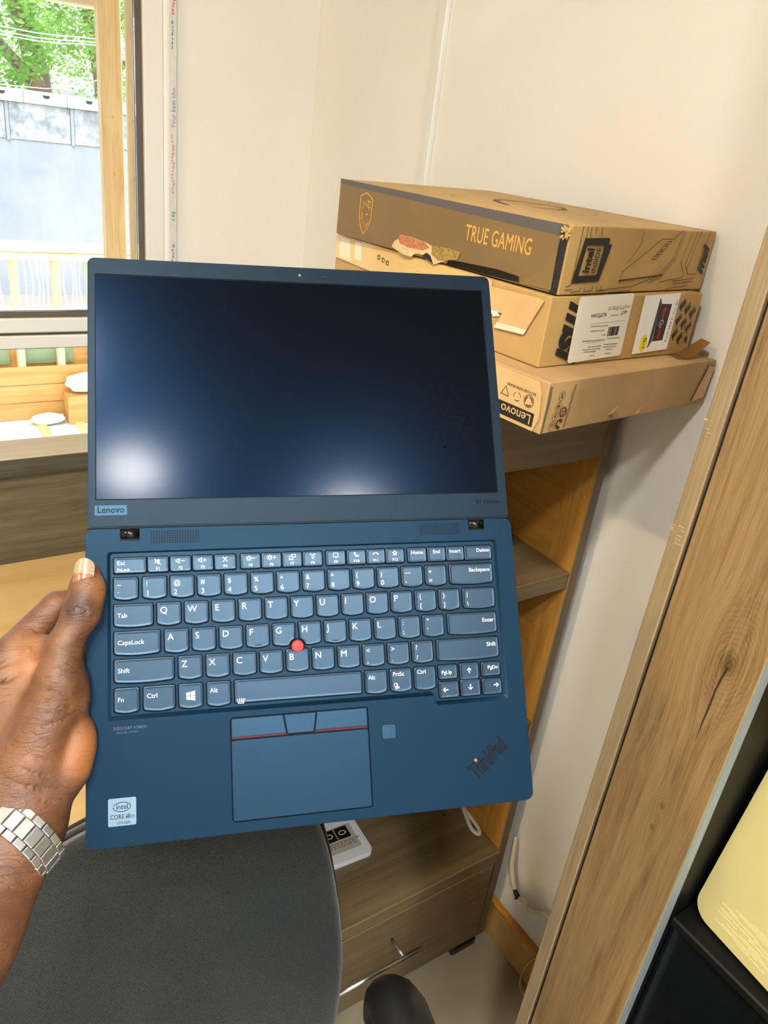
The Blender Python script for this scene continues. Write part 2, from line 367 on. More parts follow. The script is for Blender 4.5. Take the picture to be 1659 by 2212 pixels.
cb('side_panel', (0, 0, 0.022), (.022, CDp, CT - .001), lam_z)
cb('back_panel', (.022, CDp - .012, .022), (CW - .022, CDp, CT - .002), warm_lit_y)
cb('top_board', (0.022, .0, CT - .03), (CW - .022, CDp - .012, CT), lam)
cb('top_rail', (.022, 0, 1.227), (CW - .022, .02, CT - .03), lam)
for z in (1.005, .664):
    sh = cb('shelf', (.022, .0015, z - .033), (CW - .0225, CDp - .012, z), lam_y)
    box('edge_lip', (.022, .0005, z - .0015), (CW - .023, .0018, z + .0004), lip_m, sh)
tp = cb('drawer_top_board', (.022, -.004, .273), (CW - .0225, CDp - .012, .307), lam_y)
box('edge_lip', (.022, -.0055, .3045), (CW - .023, -.0038, .3075), lip_m, tp)
cb('bottom_board', (.022, .01, .022), (CW - .022, CDp - .012, .04), lam)
dr = cb('drawer', (.026, -.003, .04), (CW - .030, .015, .268), lam)
box('edge_lip', (.026, -.0038, .2665), (CW - .03, -.002, .2685), lip_m, dr)
cb('plinth_rail', (.022, -.001, .026), (CW - .022, .015, .0375), lam)
hb = tube('handle', [(.030, -.049, .194), (.264, -.049, .194)], .0050, steel, dr, 12)
for x in (.072, .222): tube('handle_stem', [(x, -.003, .194), (x, -.049, .194)], .0035, steel, dr, 10)
for x in (.02, CW - .095):
    for y in (-.003, CDp - .05): cb('foot', (x, y, 0), (x + .07, y + .035, .0215 if x > .1 else .0215), black_pl, .003)

# cable loop lying in the lower bay
lc = tube('cable', spline([(.985, .90, .3115), (.965, .845, .3115), (.972, .825, .3115), (.983, .86, .3115), (.978, .98, .3115), (.90, 1.02, .3115)]), .0045, plain('white_cable', srgb(232, 226, 210), .4), None, 8)
tag(lc, 'white cable loop lying at the back of the cupboard bay above the drawer', 'cable')
# white open laptop on the drawer top: only its palm rest with stickers sticks out behind the chair
WLt = empty('white_laptop', mw=Matrix.Translation((.735, .889, .3072)) @ Matrix.Rotation(math.radians(-3), 4, 'Z')); tag(WLt, 'white laptop with black sticker row lying on the cupboard above the drawer', 'laptop')
white_pl = plain('white_plastic', srgb(226, 228, 230), .35)
soften(plate('body', rrect(-.21, 0, 0, .145, .012), 0, .014, white_pl, WLt), .002)
stk = plate('sticker_strip', rrect(-.150, .022, -.016, .085, .001), .0141, .0143, plain('grey_sticker', srgb(186, 180, 160), .4), WLt)
pb = plain('sticker_black', srgb(24, 22, 20), .35); pw = plain('sticker_print', srgb(200, 198, 190), .5)
for k in range(4):
    x = -.148 + k * .031; q = plate('sticker_square', rrect(x, .052, x + .029, .082, .001), .0143, .0145, pb, stk)
    plate('sticker_mark', circle(x + .0145, .067, .009, 14, .006), .0145, .0146, pw, stk, holes=[circle(x + .0145, .067, .0065, 12, .004)])
bm = bmesh.new()
for r in range(3):
    x = -.12
    while x < -.02: w = random.uniform(.004, .012); bm_box(bm, (x, .034 + r * .005, .0143), (x + w, .0365 + r * .005, .01445)); x += w + .003
tag(from_bm('sticker_fine_print', bm, plain('fine_print', srgb(120, 116, 104), .6), stk), kind='stuff')
plate('touchpad_outline', rrect(-.15, .09, -.05, .14, .003), .0141, .0144, plain('pale_grey', srgb(206, 210, 214), .4), WLt, holes=[rrect(-.149, .091, -.051, .139, .003)])

# white power cable hanging beside the cupboard, with a dark strain relief and the thin lead to the tall cabinet
wc = empty('power_cable', (1.024, .768, .24)); tag(wc, 'white power cable with a dark clip hanging beside the cupboard', 'cable')
O = Vector((1.024, .768, .24)); R_ = lambda ps: [Vector(p) - O for p in ps]
cream = plain('cream_cable', srgb(226, 214, 180), .45)
tube('flat_cable', R_(spline([(1.026, .7700, .330), (1.0235, .764, .29), (1.0225, .757, .255), (1.0225, .745, .225), (1.0235, .735, .207)])), [.003 + .0025 * min(1, i / 10) for i in range(25)], cream, wc, 8)
tube('clip', R_([(1.0235, .737, .209), (1.0225, .727, .201), (1.0225, .716, .198)]), [.004, .0065, .0045], black_pl, wc, 8)
tube('clip', R_([(1.0225, .727, .201), (1.019, .722, .190)]), .0025, black_pl, wc, 6)
tube('lead', R_(spline([(1.0225, .717, .199), (1.024, .700, .205), (1.024, .690, .196), (1.024, .672, .205), (1.024, .655, .222), (1.026, .62, .235)])), .0042, cream, wc, 8)
lead2 = tube('loose_lead', spline([(1.018, .615, .125), (1.014, .633, .105), (1.01, .645, .055), (1.008, .640, .004), (1.006, .60, .0035), (1.0, .54, .0035)]), .0028, plain('ochre_cable', srgb(196, 172, 104), .45), None, 8)
tag(lead2, 'thin ochre lead drooping over the tan skirting to the floor', 'cable')

# ================================================================== tall display cabinet at the right edge
XC = .62
TC = empty('display_cabinet', (XC, 0.385, 0)); tag(TC, 'tall knotty-wood display cabinet with dark interior along the right edge', 'display cabinet')
def tc(n, a, b, m, bev=.0012, p=None): return box(n, (a[0] - XC, a[1] - .385, a[2]), (b[0] - XC, b[1] - .385, b[2]), m, p or TC, bev)
dark_in = plain('black_lining', srgb(6, 7, 7), .5, spec=.2); dk2 = plain('dark_gap', srgb(8, 8, 8), .8)
tc('side_panel', (XC, .3672, 0), (XR - .002, .385, 2.2), cab_edge)
tc('gap_filler', (XC + .006, .3630, 0), (XR - .002, .3672, 2.2), dk2, 0)
# the wide knotty stile; its own frame keeps the knots where they are in the grain
stile = box('front_stile', (-.0, 0, 0), (.018, 0.1042, 2.2), cab_wood, TC, .0012); stile.location = (0, .2585 - .385, 0)
for v in stile.data.vertices: v.co.y += .2585
stile.location.y = -.385
box('edge_lip', (0.0002, .2577, 0), (.0012, .2587, 2.2), plain('yellow_edge_line', srgb(150, 130, 76), .5), TC).location = (0, -.385, 0)
aluy = wood('grey_edge_band', srgb(92, 102, 104), srgb(120, 130, 132), srgb(140, 150, 150), 'z', 3, .4, .8)
box('edge_band', (0.001, .2572, 0), (.018, .2584, 2.2), aluy, TC).location = (0, -.385, 0)
tc('inner_lining', (XC + .0182, .258, .0), (XR - .004, .2645, 2.19), dark_in)
tc('back_lining', (XR - .02, -.45, .0), (XR - .004, .258, 2.19), dark_in)
tc('side_panel', (XC, -.468, 0), (XR - .002, -.45, 2.2), cab_edge)
tc('top_board', (XC + .02, -.45, 2.17), (XR - .02, .257, 2.2), cab_edge)
sh = tc('shelf', (XC + .022, -.449, .925), (XR - .021, .2575, .938), dark_in, .002)
tc('shelf', (XC + .022, -.449, 1.55), (XR - .021, .2575, 1.563), dark_in, .002)
tc('lower_front', (XC + .03, -.449, .02), (XC + .04, .2575, .925), plain('black_gloss_front', srgb(9, 12, 15), .2), .001)
tc('bottom_board', (XC + .03, -.45, 0), (XR - .02, .257, .02), dark_in)
# crack running down from the big knot, and a worm hole
crk = [(.2868, 1.2600), (.2888, 1.2474), (.2902, 1.2317), (.2903, 1.2093), (.2909, 1.192), (.2906, 1.1676)]
bm = bmesh.new(); wv = [.0012, .0010, .0009, .0011, .0007, .0001]
L = [bm.verts.new((-.0003, y - w, z)) for (y, z), w in zip(crk, wv)]; Rr = [bm.verts.new((-.0003, y + w, z)) for (y, z), w in zip(crk, wv)]
for i in range(5): bm.faces.new((L[i], L[i + 1], Rr[i + 1], Rr[i]))
from_bm('crack', bm, plain('dark_crack', srgb(40, 28, 16), .9), TC).location = (0, -.385, 0)
scf = plain('pale_scuff', srgb(164, 146, 114), .7)
for (z, n_) in ((1.352, 9), (1.463, 3)):
    bm = bmesh.new(); rs = random.Random(int(z * 1000))
    for k in range(n_): y = .368 + rs.random() * .015; z_ = z + rs.uniform(-.008, .012); w_ = rs.uniform(.0006, .0016); bm_box(bm, (-.0004, y - .385, z_), (.0002, y - .385 + rs.uniform(.002, .006), z_ + w_))
    tag(from_bm('scuff', bm, scf, TC), kind='stuff')
# cream slab in clear wrap on the shelf
cs = empty('cream_case', mw=frame((.668, .2525, .9415), (-.10, -1.0, 0.0), (.16, 0, 1.0))); tag(cs, 'cream glossy case in clear wrap leaning in the dark display cabinet', 'case')
cream_g = plain('cream_gloss', srgb(180, 169, 116), .25, mott=.03, scale=8)
soften(plate('shell', rrect(0, 0, .34, .235, .022, 8), -.022, 0, cream_g, cs), .008, 4)
wrap = plain('clear_wrap', srgb(204, 194, 144), .12)
bm = bmesh.new()
for k in range(16):
    x = .018 + random.uniform(0, .05) ; y = .012 + .0022 * k; bm_box(bm, (x, y, 0), (x + random.uniform(.02, .05), y + .0006, .0004))
tag(from_bm('wrap_creases', bm, wrap, cs), kind='stuff')
# amber carton, and a rounded solid added for unidentified black shapes
yb = box('amber_carton', (.80, .15, .9385), (.90, .2565, 1.30), plain('amber_card', srgb(206, 160, 56), .5, mott=.08), bevel=.003); tag(yb, 'amber carton standing deep in the dark display cabinet', 'carton')
bm = bmesh.new(); bmesh.ops.create_uvsphere(bm, u_segments=24, v_segments=16, radius=1, matrix=Matrix.Translation((.765, .19, 1.05)) @ Matrix.Diagonal((.03, .06, .111, 1)))
bmesh.ops.create_uvsphere(bm, u_segments=20, v_segments=12, radius=1, matrix=Matrix.Translation((.765, .243, 1.015)) @ Matrix.Diagonal((.028, .0145, .076, 1)))
dkb = from_bm('rounded_solid', bm, plain('black_matte_solid', srgb(12, 12, 12), .6), None, True); tag(dkb, 'black rounded solid, added for dark shapes, in front of the amber carton in the cabinet', 'solid')

# ================================================================== counter desk below the window
DK = empty('counter_desk', (0, .76, 0)); tag(DK, 'counter desk with pale worktop and dark raised ledge below the window', 'desk')
def dk(n, a, b, m, bev=.001): return box(n, (a[0], a[1] - .76, a[2]), (b[0], b[1] - .76, b[2]), m, DK, bev)
dk('worktop', (-1.5, .76, .722), (.496, 1.585, .75), desk_light, .002)
dk('riser_panel', (-1.5, 1.585, .0), (.66, 1.603, .957), desk_dark)
dk('riser_strip', (-1.5, 1.583, .951), (.66, 1.586, .9545), lip_m, 0)
dk('ledge', (-1.5, 1.5665, .957), (.66, 1.667, .994), desk_edge, .001)
dk('ledge_top', (-1.5, 1.5668, .994), (.66, 1.6675, .9965), ledge_top, .0005)
dk('side_panel', (.478, .78, 0), (.496, 1.585, .722), desk_dark)
dk('side_panel', (-1.5, .78, 0), (-1.482, 1.585, .722), desk_dark)
dk('modesty_panel', (-1.48, 1.30, .25), (.478, 1.318, .722), desk_dark)

# ================================================================== cartons on the cupboard
def cardboard(name, base, dirt=0.0):
    s = N(name); c = s.coord(); f = s.noise(c, 9, 5, .6)
    lo = tuple(x * .86 for x in base[:3]) + (1,); hi = tuple(min(1, x * 1.1) for x in base[:3]) + (1,)
    col = s.ramp(f, [(.3, lo), (.7, hi)])
    if dirt:
        g = s.noise(c, 4.5, 4, .7, .6); dk_ = tuple(x * (1 - dirt) for x in base[:3]) + (1,)
        col = s.mix(col, dk_, s.ramp(g, [(.52, (0, 0, 0, 1)), (.68, (1, 1, 1, 1))]))
    s.set(Base_Color=col, Roughness=.62); s.bump(s.noise(s.coord((40, 400, 40)), 1.0, 3), .08, .0006); return s.m
kraft = cardboard('kraft_card', srgb(182, 147, 90)); kraft_pale = cardboard('kraft_card_pale', srgb(197, 164, 112)); kraft_worn = cardboard('kraft_card_worn', srgb(180, 145, 99), .28)
brown_print = plain('brown_printed_card', srgb(118, 94, 57), .42, mott=.06, scale=14); grey_print = plain('slate_printed_band', srgb(85, 79, 77), .45, mott=.05)
blk_print = plain('black_ink', srgb(26, 24, 24), .5); brn_ink = plain('brown_ink', srgb(74, 56, 30), .55); gold_ink = plain('gold_ink', srgb(206, 158, 74), .5)
faint_ink = plain('faint_brown_ink', srgb(176, 138, 84), .6)
tape_m = plain('clear_packing_tape', srgb(214, 182, 120), .12, Coat_Weight=.6); tape_pale = plain('milky_tape', srgb(224, 210, 180), .14, Coat_Weight=.5)
tear_m = plain('torn_paper', srgb(206, 178, 132), .85, mott=.2, scale=160); label_m = plain('white_label', srgb(232, 226, 208), .45, mott=.02)
grey_ink = plain('grey_ink', srgb(150, 142, 124), .6)
def carton(name, corner, yaw, w, l, h, mat, label):
    """front-left-bottom corner, yaw in degrees; local x = along the front, y = depth, z = up"""
    M = Matrix.Translation(corner) @ Matrix.Rotation(math.radians(yaw), 4, 'Z')
    e = empty(name, mw=M); tag(e, label, 'carton', 'cartons stacked on the cupboard')
    bm = bmesh.new(); bm_box(bm, (0, 0, 0), (w, l, h), .0014, 2)
    bmesh.ops.subdivide_edges(bm, edges=[x for x in bm.edges if x.calc_length() > .05], cuts=5, use_grid_fill=True)
    for v in bm.verts:                                   # slightly dented, not a perfect block
        q = Vector(corner) + v.co; d = noise.noise(q * 14) * .0011
        v.co += Vector((d if v.co.x < .01 or v.co.x > w - .01 else 0, d if v.co.y < .01 else 0, -abs(d) if v.co.z > h - .005 else 0))
    return e, from_bm('carton_body', bm, mat, e)
FR = lambda x, z, d=.0014: frame((x, -d, z), (1, 0, 0), (0, 0, 1))        # on the front face, reading left to right
def bars(bm, M, rects, t=.0002):
    for (a, b, c, d_) in rects:
        vs = [bm.verts.new(M @ Vector((x, y, z))) for z in (0, t) for x, y in ((a, b), (c, b), (c, d_), (a, d_))]
        for f in ((4, 5, 6, 7), (0, 1, 5, 4), (1, 2, 6, 5), (2, 3, 7, 6), (3, 0, 4, 7)): bm.faces.new([vs[i] for i in f])
def strokes(bm, M, lines, w=.0007, t=.0002):
    for ln in lines:
        for (x0, y0), (x1, y1) in zip(ln, ln[1:]):
            d = Vector((x1 - x0, y1 - y0)); L_ = d.length
            if L_ < 1e-6: continue
            d /= L_; p = Vector((-d.y, d.x)) * w / 2; e_ = d * w / 2
            q = [(x0 - e_.x + p.x, y0 - e_.y + p.y), (x0 - e_.x - p.x, y0 - e_.y - p.y), (x1 + e_.x - p.x, y1 + e_.y - p.y), (x1 + e_.x + p.x, y1 + e_.y + p.y)]
            bm.faces.new([bm.verts.new(M @ Vector((a, b, t))) for a, b in q])
def flat(name, outline, M, mat, parent, holes=(), t=.0003):
    bm = bmesh.new(); bm_plate(bm, outline, 0, t, holes); bm.transform(M); return from_bm(name, bm, mat, parent)

# ---- top carton: brown printed side, kraft front with line art
B1, _ = carton('gaming_laptop_carton', (.700, .670, 1.5135), 7.2, .335, .44, .0800, kraft, 'topmost carton with a dark brown printed side and black line art on its kraft front')
w1, l1, h1 = .335, .44, .08
SD = lambda y, z, d=.0016: frame((-d, y, z), (0, -1, 0), (0, 0, 1))       # on the left side, reading from the back to the front
brown = flat('printed_side', [(-.439, .001), (-.012, .001), (-.012, .0665), (-.439, .0735)], SD(0, 0, .0017), brown_print, B1)
flat('slate_band', [(-.439, .0735), (-.012, .0660), (-.004, .0792), (-.439, .0800)], SD(0, 0, .0019), grey_print, B1)
flat('black_corner_band', [(-.012, .001), (-.001, .001), (-.001, .066), (-.012, .070)], SD(0, 0, .0019), blk_print, B1)
text('side_lettering', 'TRUE GAMING', .0250, gold_ink, brown, SD(.1635, .0365, .0022), bold=.001, fit=(.112, .0195), space=1.03)
# shield emblem with a curled dragon
shield = [(-.3725, .0685), (-.3580, .0610), (-.3585, .034), (-.3630, .021), (-.3730, .0095), (-.3825, .021), (-.3872, .034), (-.3872, .0630)]
shi = [(-.3725 + (x + .3725) * .92, .040 + (y - .040) * .955) for x, y in shield]
em = flat('shield_emblem', shield, SD(0, 0, .0021), gold_ink, brown, holes=[shi])
bm = bmesh.new()
SDm = SD(0, 0, .0021) @ Matrix.Translation((.0285, -.002, 0)) @ Matrix.Translation((-.4005, .04, 0)) @ Matrix.Diagonal((1.2, 1.18, 1, 1)) @ Matrix.Translation((.4005, -.04, 0))
drag = spline([(-.3945, .0455, 0), (-.398, .0515, 0), (-.4035, .0505, 0), (-.4070, .0435, 0), (-.4065, .0345, 0), (-.4015, .0275, 0), (-.3960, .0280, 0), (-.3935, .0325, 0)], 5)
for i in range(len(drag) - 1): strokes(bm, SDm, [[(drag[i].x, drag[i].y), (drag[i + 1].x, drag[i + 1].y)]], .0034 * math.sin(math.pi * (i + 3) / (len(drag) + 4)))
strokes(bm, SDm, [[(-.3960, .0525), (-.3985, .0575), (-.3965, .0560), (-.3930, .0555)], [(-.3985, .0500), (-.3935, .0490)], [(-.4040, .0500), (-.4070, .0540)], [(-.4070, .0440), (-.4095, .0465)], [(-.4065, .0360), (-.4095, .0340)], [(-.4000, .0395), (-.3965, .0410)]], .0012)
from_bm('dragon_mark', bm, gold_ink, brown)
# torn strip and tape at the bottom of the printed side, ragged corner
tr = [(-.305, .004), (-.300, .012), (-.292, .017), (-.288, .0225), (-.262, .0235), (-.240, .0220), (-.222, .0185), (-.205, .0205), (-.185, .0210), (-.168, .0195), (-.172, .0105), (-.186, .0065), (-.196, .0030), (-.214, -.0045), (-.228, -.001), (-.238, .004), (-.252, .0035), (-.262, -.0030), (-.282, -.002)]
flat('torn_paper', tr, SD(0, 0, .0024), tear_m, B1, t=.0006)
flat('torn_tape', [(-.222, .0185), (-.205, .0205), (-.185, .0210), (-.166, .0195), (-.170, .010), (-.186, .0065), (-.205, .002), (-.220, .008)], SD(0, 0, .0032), plain('dull_foil_tape', srgb(150, 124, 70), .22, mott=.35, scale=220), B1)
flat('torn_print', [(-.292, .0165), (-.287, .0222), (-.262, .0233), (-.238, .0220), (-.226, .0150), (-.240, .010), (-.268, .009), (-.288, .0115)], SD(0, 0, .0031), plain('reddish_torn_print', srgb(172, 110, 72), .7, mott=.4, scale=260), B1)
flat('dark_hole', [(-.238, .003), (-.226, -.0005), (-.214, -.004), (-.222, .006), (-.230, .0085)], SD(0, 0, .0033), blk_print, B1)
flat('black_tape', [(-.186, .0065), (-.166, .0085), (-.10, .0115), (-.062, .010), (-.060, .003), (-.120, .0015), (-.19, .001)], SD(0, 0, .0026), plain('black_shiny_tape', srgb(34, 28, 18), .14), B1)
flat('corner_tape', [(-.060, .002), (-.035, .020), (-.022, .044), (-.012, .058), (-.010, .004)], SD(0, 0, .0025), plain('brown_shiny_tape', srgb(126, 102, 62), .13), B1)
bm = bmesh.new()
for k in range(34):
    a = random.uniform(0, 6.28); r = random.uniform(.001, .0075); c = Vector((-.003 + random.uniform(-.0025, .001), .004 + r * math.cos(a) * .8 , .0705 + r * math.sin(a)))
    s_ = random.uniform(.0012, .0038); bmesh.ops.create_icosphere(bm, subdivisions=1, radius=1, matrix=Matrix.Translation(c) @ Matrix.Rotation(a, 4, 'X') @ Matrix.Diagonal((.0012, s_, s_ * .55, 1)))
from_bm('frayed_corner', bm, kraft, B1)
# front face
fm = FR(0, 0)
lines = [[(.020, .079), (.020, .012), (.010, .010)], [(.029, .079), (.0295, .066)], [(.036, .079), (.0365, .070), (.038, .068)], [(.046, .079), (.046, .072)], [(.058, .079), (.058, .071)],
         [(.148, .076), (.148, .060), (.128, .038)], [(.120, .012), (.120, .026), (.196, .068), (.222, .068), (.240, .079)], [(.244, .079), (.236, .044), (.206, .020), (.150, .008), (.100, .0055), (.074, .003)],
         [(.249, .079), (.241, .042), (.210, .017), (.188, .012)], [(.268, .079), (.256, .040), (.274, .0205), (.262, .0165), (.238, .015), (.216, .012)], [(.280, .079), (.270, .036), (.284, .022), (.306, .022)],
         [(.290, .079), (.280, .040), (.277, .028)], [(.306, .022), (.306, .060), (.312, .066), (.314, .0795)], [(.118, .016), (.218, .022)], [(.022, .0035), (.040, .0045), (.040, .0085)], [(.048, .0085), (.048, .0035), (.064, .0045), (.064, .010)],
         [(.074, .010), (.074, .0035)], [(.082, .010), (.080, .0045), (.088, .005)], [(.010, .006), (.024, .0068)], [(.250, .013), (.304, .0165)], [(.252, .009), (.300, .012)], [(.252, .013), (.252, .009)], [(.100, .001), (.150, .0025)], [(.236, .003), (.290, .006)],
         [(.308, .040), (.312, .044), (.312, .056)]]
bm = bmesh.new(); strokes(bm, fm, lines, .0010); strokes(bm, fm, [[(.118, .0155), (.218, .0215)]], .0018)
for k in range(4): strokes(bm, fm, [[(.182 + .0075 * k, .042 + .0062 * k), (.193 + .0075 * k, .0425 + .0062 * k), (.197 + .0075 * k, .0465 + .0062 * k), (.186 + .0075 * k, .046 + .0062 * k), (.182 + .0075 * k, .042 + .0062 * k)]], .0009)
from_bm('line_art', bm, brn_ink, B1)
sq = plate('chip_badge', [(.020, .014), (.074, .016), (.084, .054), (.084, .060), (.078, .060), (.078, .067), (.028, .066)], 0, .0003, blk_print, B1, holes=[[(.0300, .0225), (.0665, .0235), (.0700, .0585), (.0345, .0580)]])
sq.data.transform(fm)
MV = lambda x, z: frame((x, -.0017, z), (.06, 0, 1), (-1, 0, .06))
text('badge_lettering', 'intel', .0195, blk_print, sq, MV(.0490, .0255), bold=.03, sx=.86)
text('badge_lettering', 'INSIDE', .0118, blk_print, sq, MV(.0620, .0252), bold=.006, sx=.86)
text('maker_lettering', 'msi', .0245, blk_print, B1, MV(.322, .0215), bold=.045, shear=.35, sx=1.06)
# faint emblem and lines on the top
bm = bmesh.new(); TM = frame((0, 0, h1 + .0006), (1, 0, 0), (0, 1, 0))
ell = circle(.165, .215, .115, 48, .10); strokes(bm, TM, [[p for p in ell[2:22]], [p for p in ell[26:46]]], .0016)
sw = spline([(.10, .19, 0), (.14, .25, 0), (.20, .26, 0), (.235, .21, 0), (.20, .17, 0), (.15, .18, 0)], 5); strokes(bm, TM, [[(p.x, p.y) for p in sw]], .006)
for k in range(22):
    x = random.uniform(.02, .30); y = random.uniform(.01, .42); d = random.uniform(.02, .06); strokes(bm, TM, [[(x, y), (x + (d if k % 3 else 0), y + (0 if k % 3 == 1 else d * .6))]], .0010)
from_bm('faint_top_art', bm, faint_ink, B1)

# ---- middle carton
B2, _ = carton('shipping_carton', (.6905, .669, 1.4255), 4.0, .322, .46, .0866, kraft, 'middle carton with a crooked white shipping label and a picture label on its front')
msi2 = text('maker_lettering', 'msi', .062, blk_print, B2, frame((.0360, -.0016, .0812), (-.10, 0, -1), (1, 0, -.10)), bold=.045, shear=.30, sx=.80)
lab = flat('shipping_label', rrect(0, 0, .108, .083, .004), frame((.052, -.0019, .0030), (1, 0, .035), (-.015, 0, 1)), label_m, B2)
LM = lambda x, z: frame((x, -.0024, z), (-1, 0, -.035), (.015, 0, -1))         # print on the label is upside down
text('label_lettering', '9629933494', .0066, brn_ink, lab, LM(.1090, .0655), sx=.95); text('label_lettering', '6017', .0066, brn_ink, lab, LM(.1500, .0675), sx=.95)
text('label_lettering', 'WART: S15O283757', .0062, grey_ink, lab, LM(.1540, .0745), sx=.85)
bm = bmesh.new(); x = .1195
while x < .1415: w_ = random.choice((.0004, .0007, .0011)); bars(bm, FR(0, 0, .0024), [(x, .0345 + (x - .12) * .035, x + w_, .0465 + (x - .12) * .035)]); x += w_ + random.choice((.0005, .0009))
from_bm('barcode', bm, blk_print, lab)
bm = bmesh.new()
for (x0, x1, z) in ((.092, .098, .0595), (.118, .125, .0610), (.127, .133, .0612), (.137, .143, .0617), (.082, .117, .0480), (.084, .112, .0420), (.108, .115, .0360), (.072, .116, .0295), (.122, .147, .0308), (.086, .112, .0215), (.118, .146, .0230), (.076, .112, .0180), (.118, .144, .0195), (.080, .104, .0150), (.124, .138, .0160), (.094, .104, .0095), (.124, .136, .0105), (.120, .130, .0690), (.134, .142, .0692)):
    x = x0
    while x < x1: w_ = random.uniform(.0010, .0022); bars(bm, FR(0, 0, .0024), [(x, z, x + w_, z + .0014)]); x += w_ + .0006
tag(from_bm('label_fine_print', bm, grey_ink, lab), kind='stuff')
strokes_bm = bmesh.new(); strokes(strokes_bm, FR(0, 0, .0024), [[(.080, .0520), (.151, .0545)], [(.080, .0275), (.110, .0285)]], .0004); from_bm('label_rule', strokes_bm, grey_ink, lab)
wl2 = plain('white_photo_label', srgb(238, 236, 232), .3)
pic = flat('picture_label', rrect(0, 0, .0805, .0790, .0006), frame((.1850, -.0019, .0065), (1, 0, .035), (.010, 0, 1)), wl2, B2)
PMt = frame((.1955, -.0023, .0065), (1, 0, .035), (.010, 0, 1))
red_ink = plain('red_print', srgb(214, 40, 34), .4); dgr = plain('dark_grey_print', srgb(40, 40, 46), .35)
flat('picture_lid', [(.0215, .0055), (.0275, .0150), (.0305, .0660), (.0255, .0745), (.0245, .0735)], PMt, dgr, pic)
pl_ = flat('picture_screen', [(.0290, .0150), (.0530, .0150), (.0545, .0650), (.0305, .0665)], PMt, blk_print, pic)
bm = bmesh.new()
for k in range(6):
    a = .060 - k * .0034; strokes(bm, frame((.1955, -.0027, .0065), (1, 0, .035), (.010, 0, 1)), [[(.0370 + .0006 * k, a - .0018), (.0400, a), (.0430 - .0004 * k, a - .0012)]], .0016 - .0001 * k)
    a = .0185 + k * .0034; strokes(bm, frame((.1955, -.0027, .0065), (1, 0, .035), (.010, 0, 1)), [[(.0370 + .0006 * k, a + .0018), (.0400, a), (.0430 - .0004 * k, a + .0012)]], .0016 - .0001 * k)
from_bm('red_chevrons', bm, red_ink, pic)
bm = bmesh.new(); strokes(bm, frame((.1955, -.0027, .0065), (1, 0, .035), (.010, 0, 1)), [circle(.0400, .0390, .0042, 14, .0050)[:12], [(.0385, .0385), (.0415, .0385), (.0410, .0370)]], .0009); from_bm('picture_mark', bm, wl2, pic)
text('label_lettering', 'MSI Thin 15 5060 16/512', .0056, dgr, pic, frame((.2575, -.0023, .0790), (-.05, 0, -1), (1, 0, -.05)), sx=.98, space=1.05)
ye = flat('yellow_sticker', circle(.0095, .0140, .0082, 24, .0122), PMt, plain('yellow_sticker', srgb(236, 224, 40), .4), B2)
text('sticker_lettering', 'G-1', .0088, dgr, ye, frame((.2030, -.0030, .0288), (0, 0, -1), (1, 0, 0)), sx=1.05, bold=.01, space=1.15)
for (r, c, s_) in ((0, 0, 'msi'), (0, 1, 'msi'), (0, 2, 'msi'), (1, 0, 'msi'), (1, 1, 'msi'), (1, 2, 'msi'), (2, 0, 'msi'), (2, 1, 'msi'), (2, 2, 'si')):
    text('pattern_lettering', s_, .0140, blk_print, B2, frame((.2780 + .0150 * r, -.0018, .0770 - .0205 * c - .006 * r + .003), (-.62, 0, -.78), (.78, 0, -.62)), bold=.045, shear=.3, sx=.75, space=.95)
# tape over the left side and flap of brown paper
SD2 = lambda y, z, d=.0016: frame((-d, y, z), (0, -1, 0), (0, 0, 1))
flat('side_tape', [(-.459, .050), (-.20, .040), (-.10, .030), (-.10, .085), (-.459, .085)], SD2(0, 0, .0016), tape_m, B2)
flat('side_tape', [(-.448, .052), (-.415, .051), (-.420, .083), (-.450, .083)], SD2(0, 0, .0021), tape_pale, B2)
flat('side_tape', [(-.405, .057), (-.385, .056), (-.388, .082), (-.407, .082)], SD2(0, 0, .0021), tape_pale, B2)
bm = bmesh.new(); strokes(bm, SD2(0, 0, .0024), [circle(-.342, .070, .003, 10), circle(-.331, .068, .003, 10), circle(-.320, .066, .003, 10)], .0013); from_bm('tape_marks', bm, brn_ink, B2)
bm = bmesh.new()
for k in range(26): x = -.30 + random.uniform(0, .20); z = .052 + random.uniform(0, .028); bars(bm, SD2(0, 0, .0021), [(x, z, x + random.uniform(.004, .02), z + .0007)])
tag(from_bm('tape_wrinkles', bm, tape_pale, B2), kind='stuff')
flat('taped_paper', [(-.100, .078), (-.016, .082), (-.008, .080), (-.030, .034), (-.080, .030), (-.072, .050), (-.100, .050)], SD2(0, 0, .0030), kraft_pale, B2, t=.0008)
flat('taped_paper_edge', [(-.081, .030), (-.030, .034), (-.026, .0405), (-.078, .0380)], SD2(0, 0, .0040), tape_pale, B2)
bm = bmesh.new()
for k in range(14):
    c = Vector((-.003, .087 + random.uniform(-.008, .008), .047 + random.uniform(-.003, .003))); bmesh.ops.create_icosphere(bm, subdivisions=1, radius=random.uniform(.0015, .003), matrix=Matrix.Translation(c) @ Matrix.Diagonal((.6, 1.6, .7, 1)))
from_bm('torn_fibres', bm, label_m, B2)

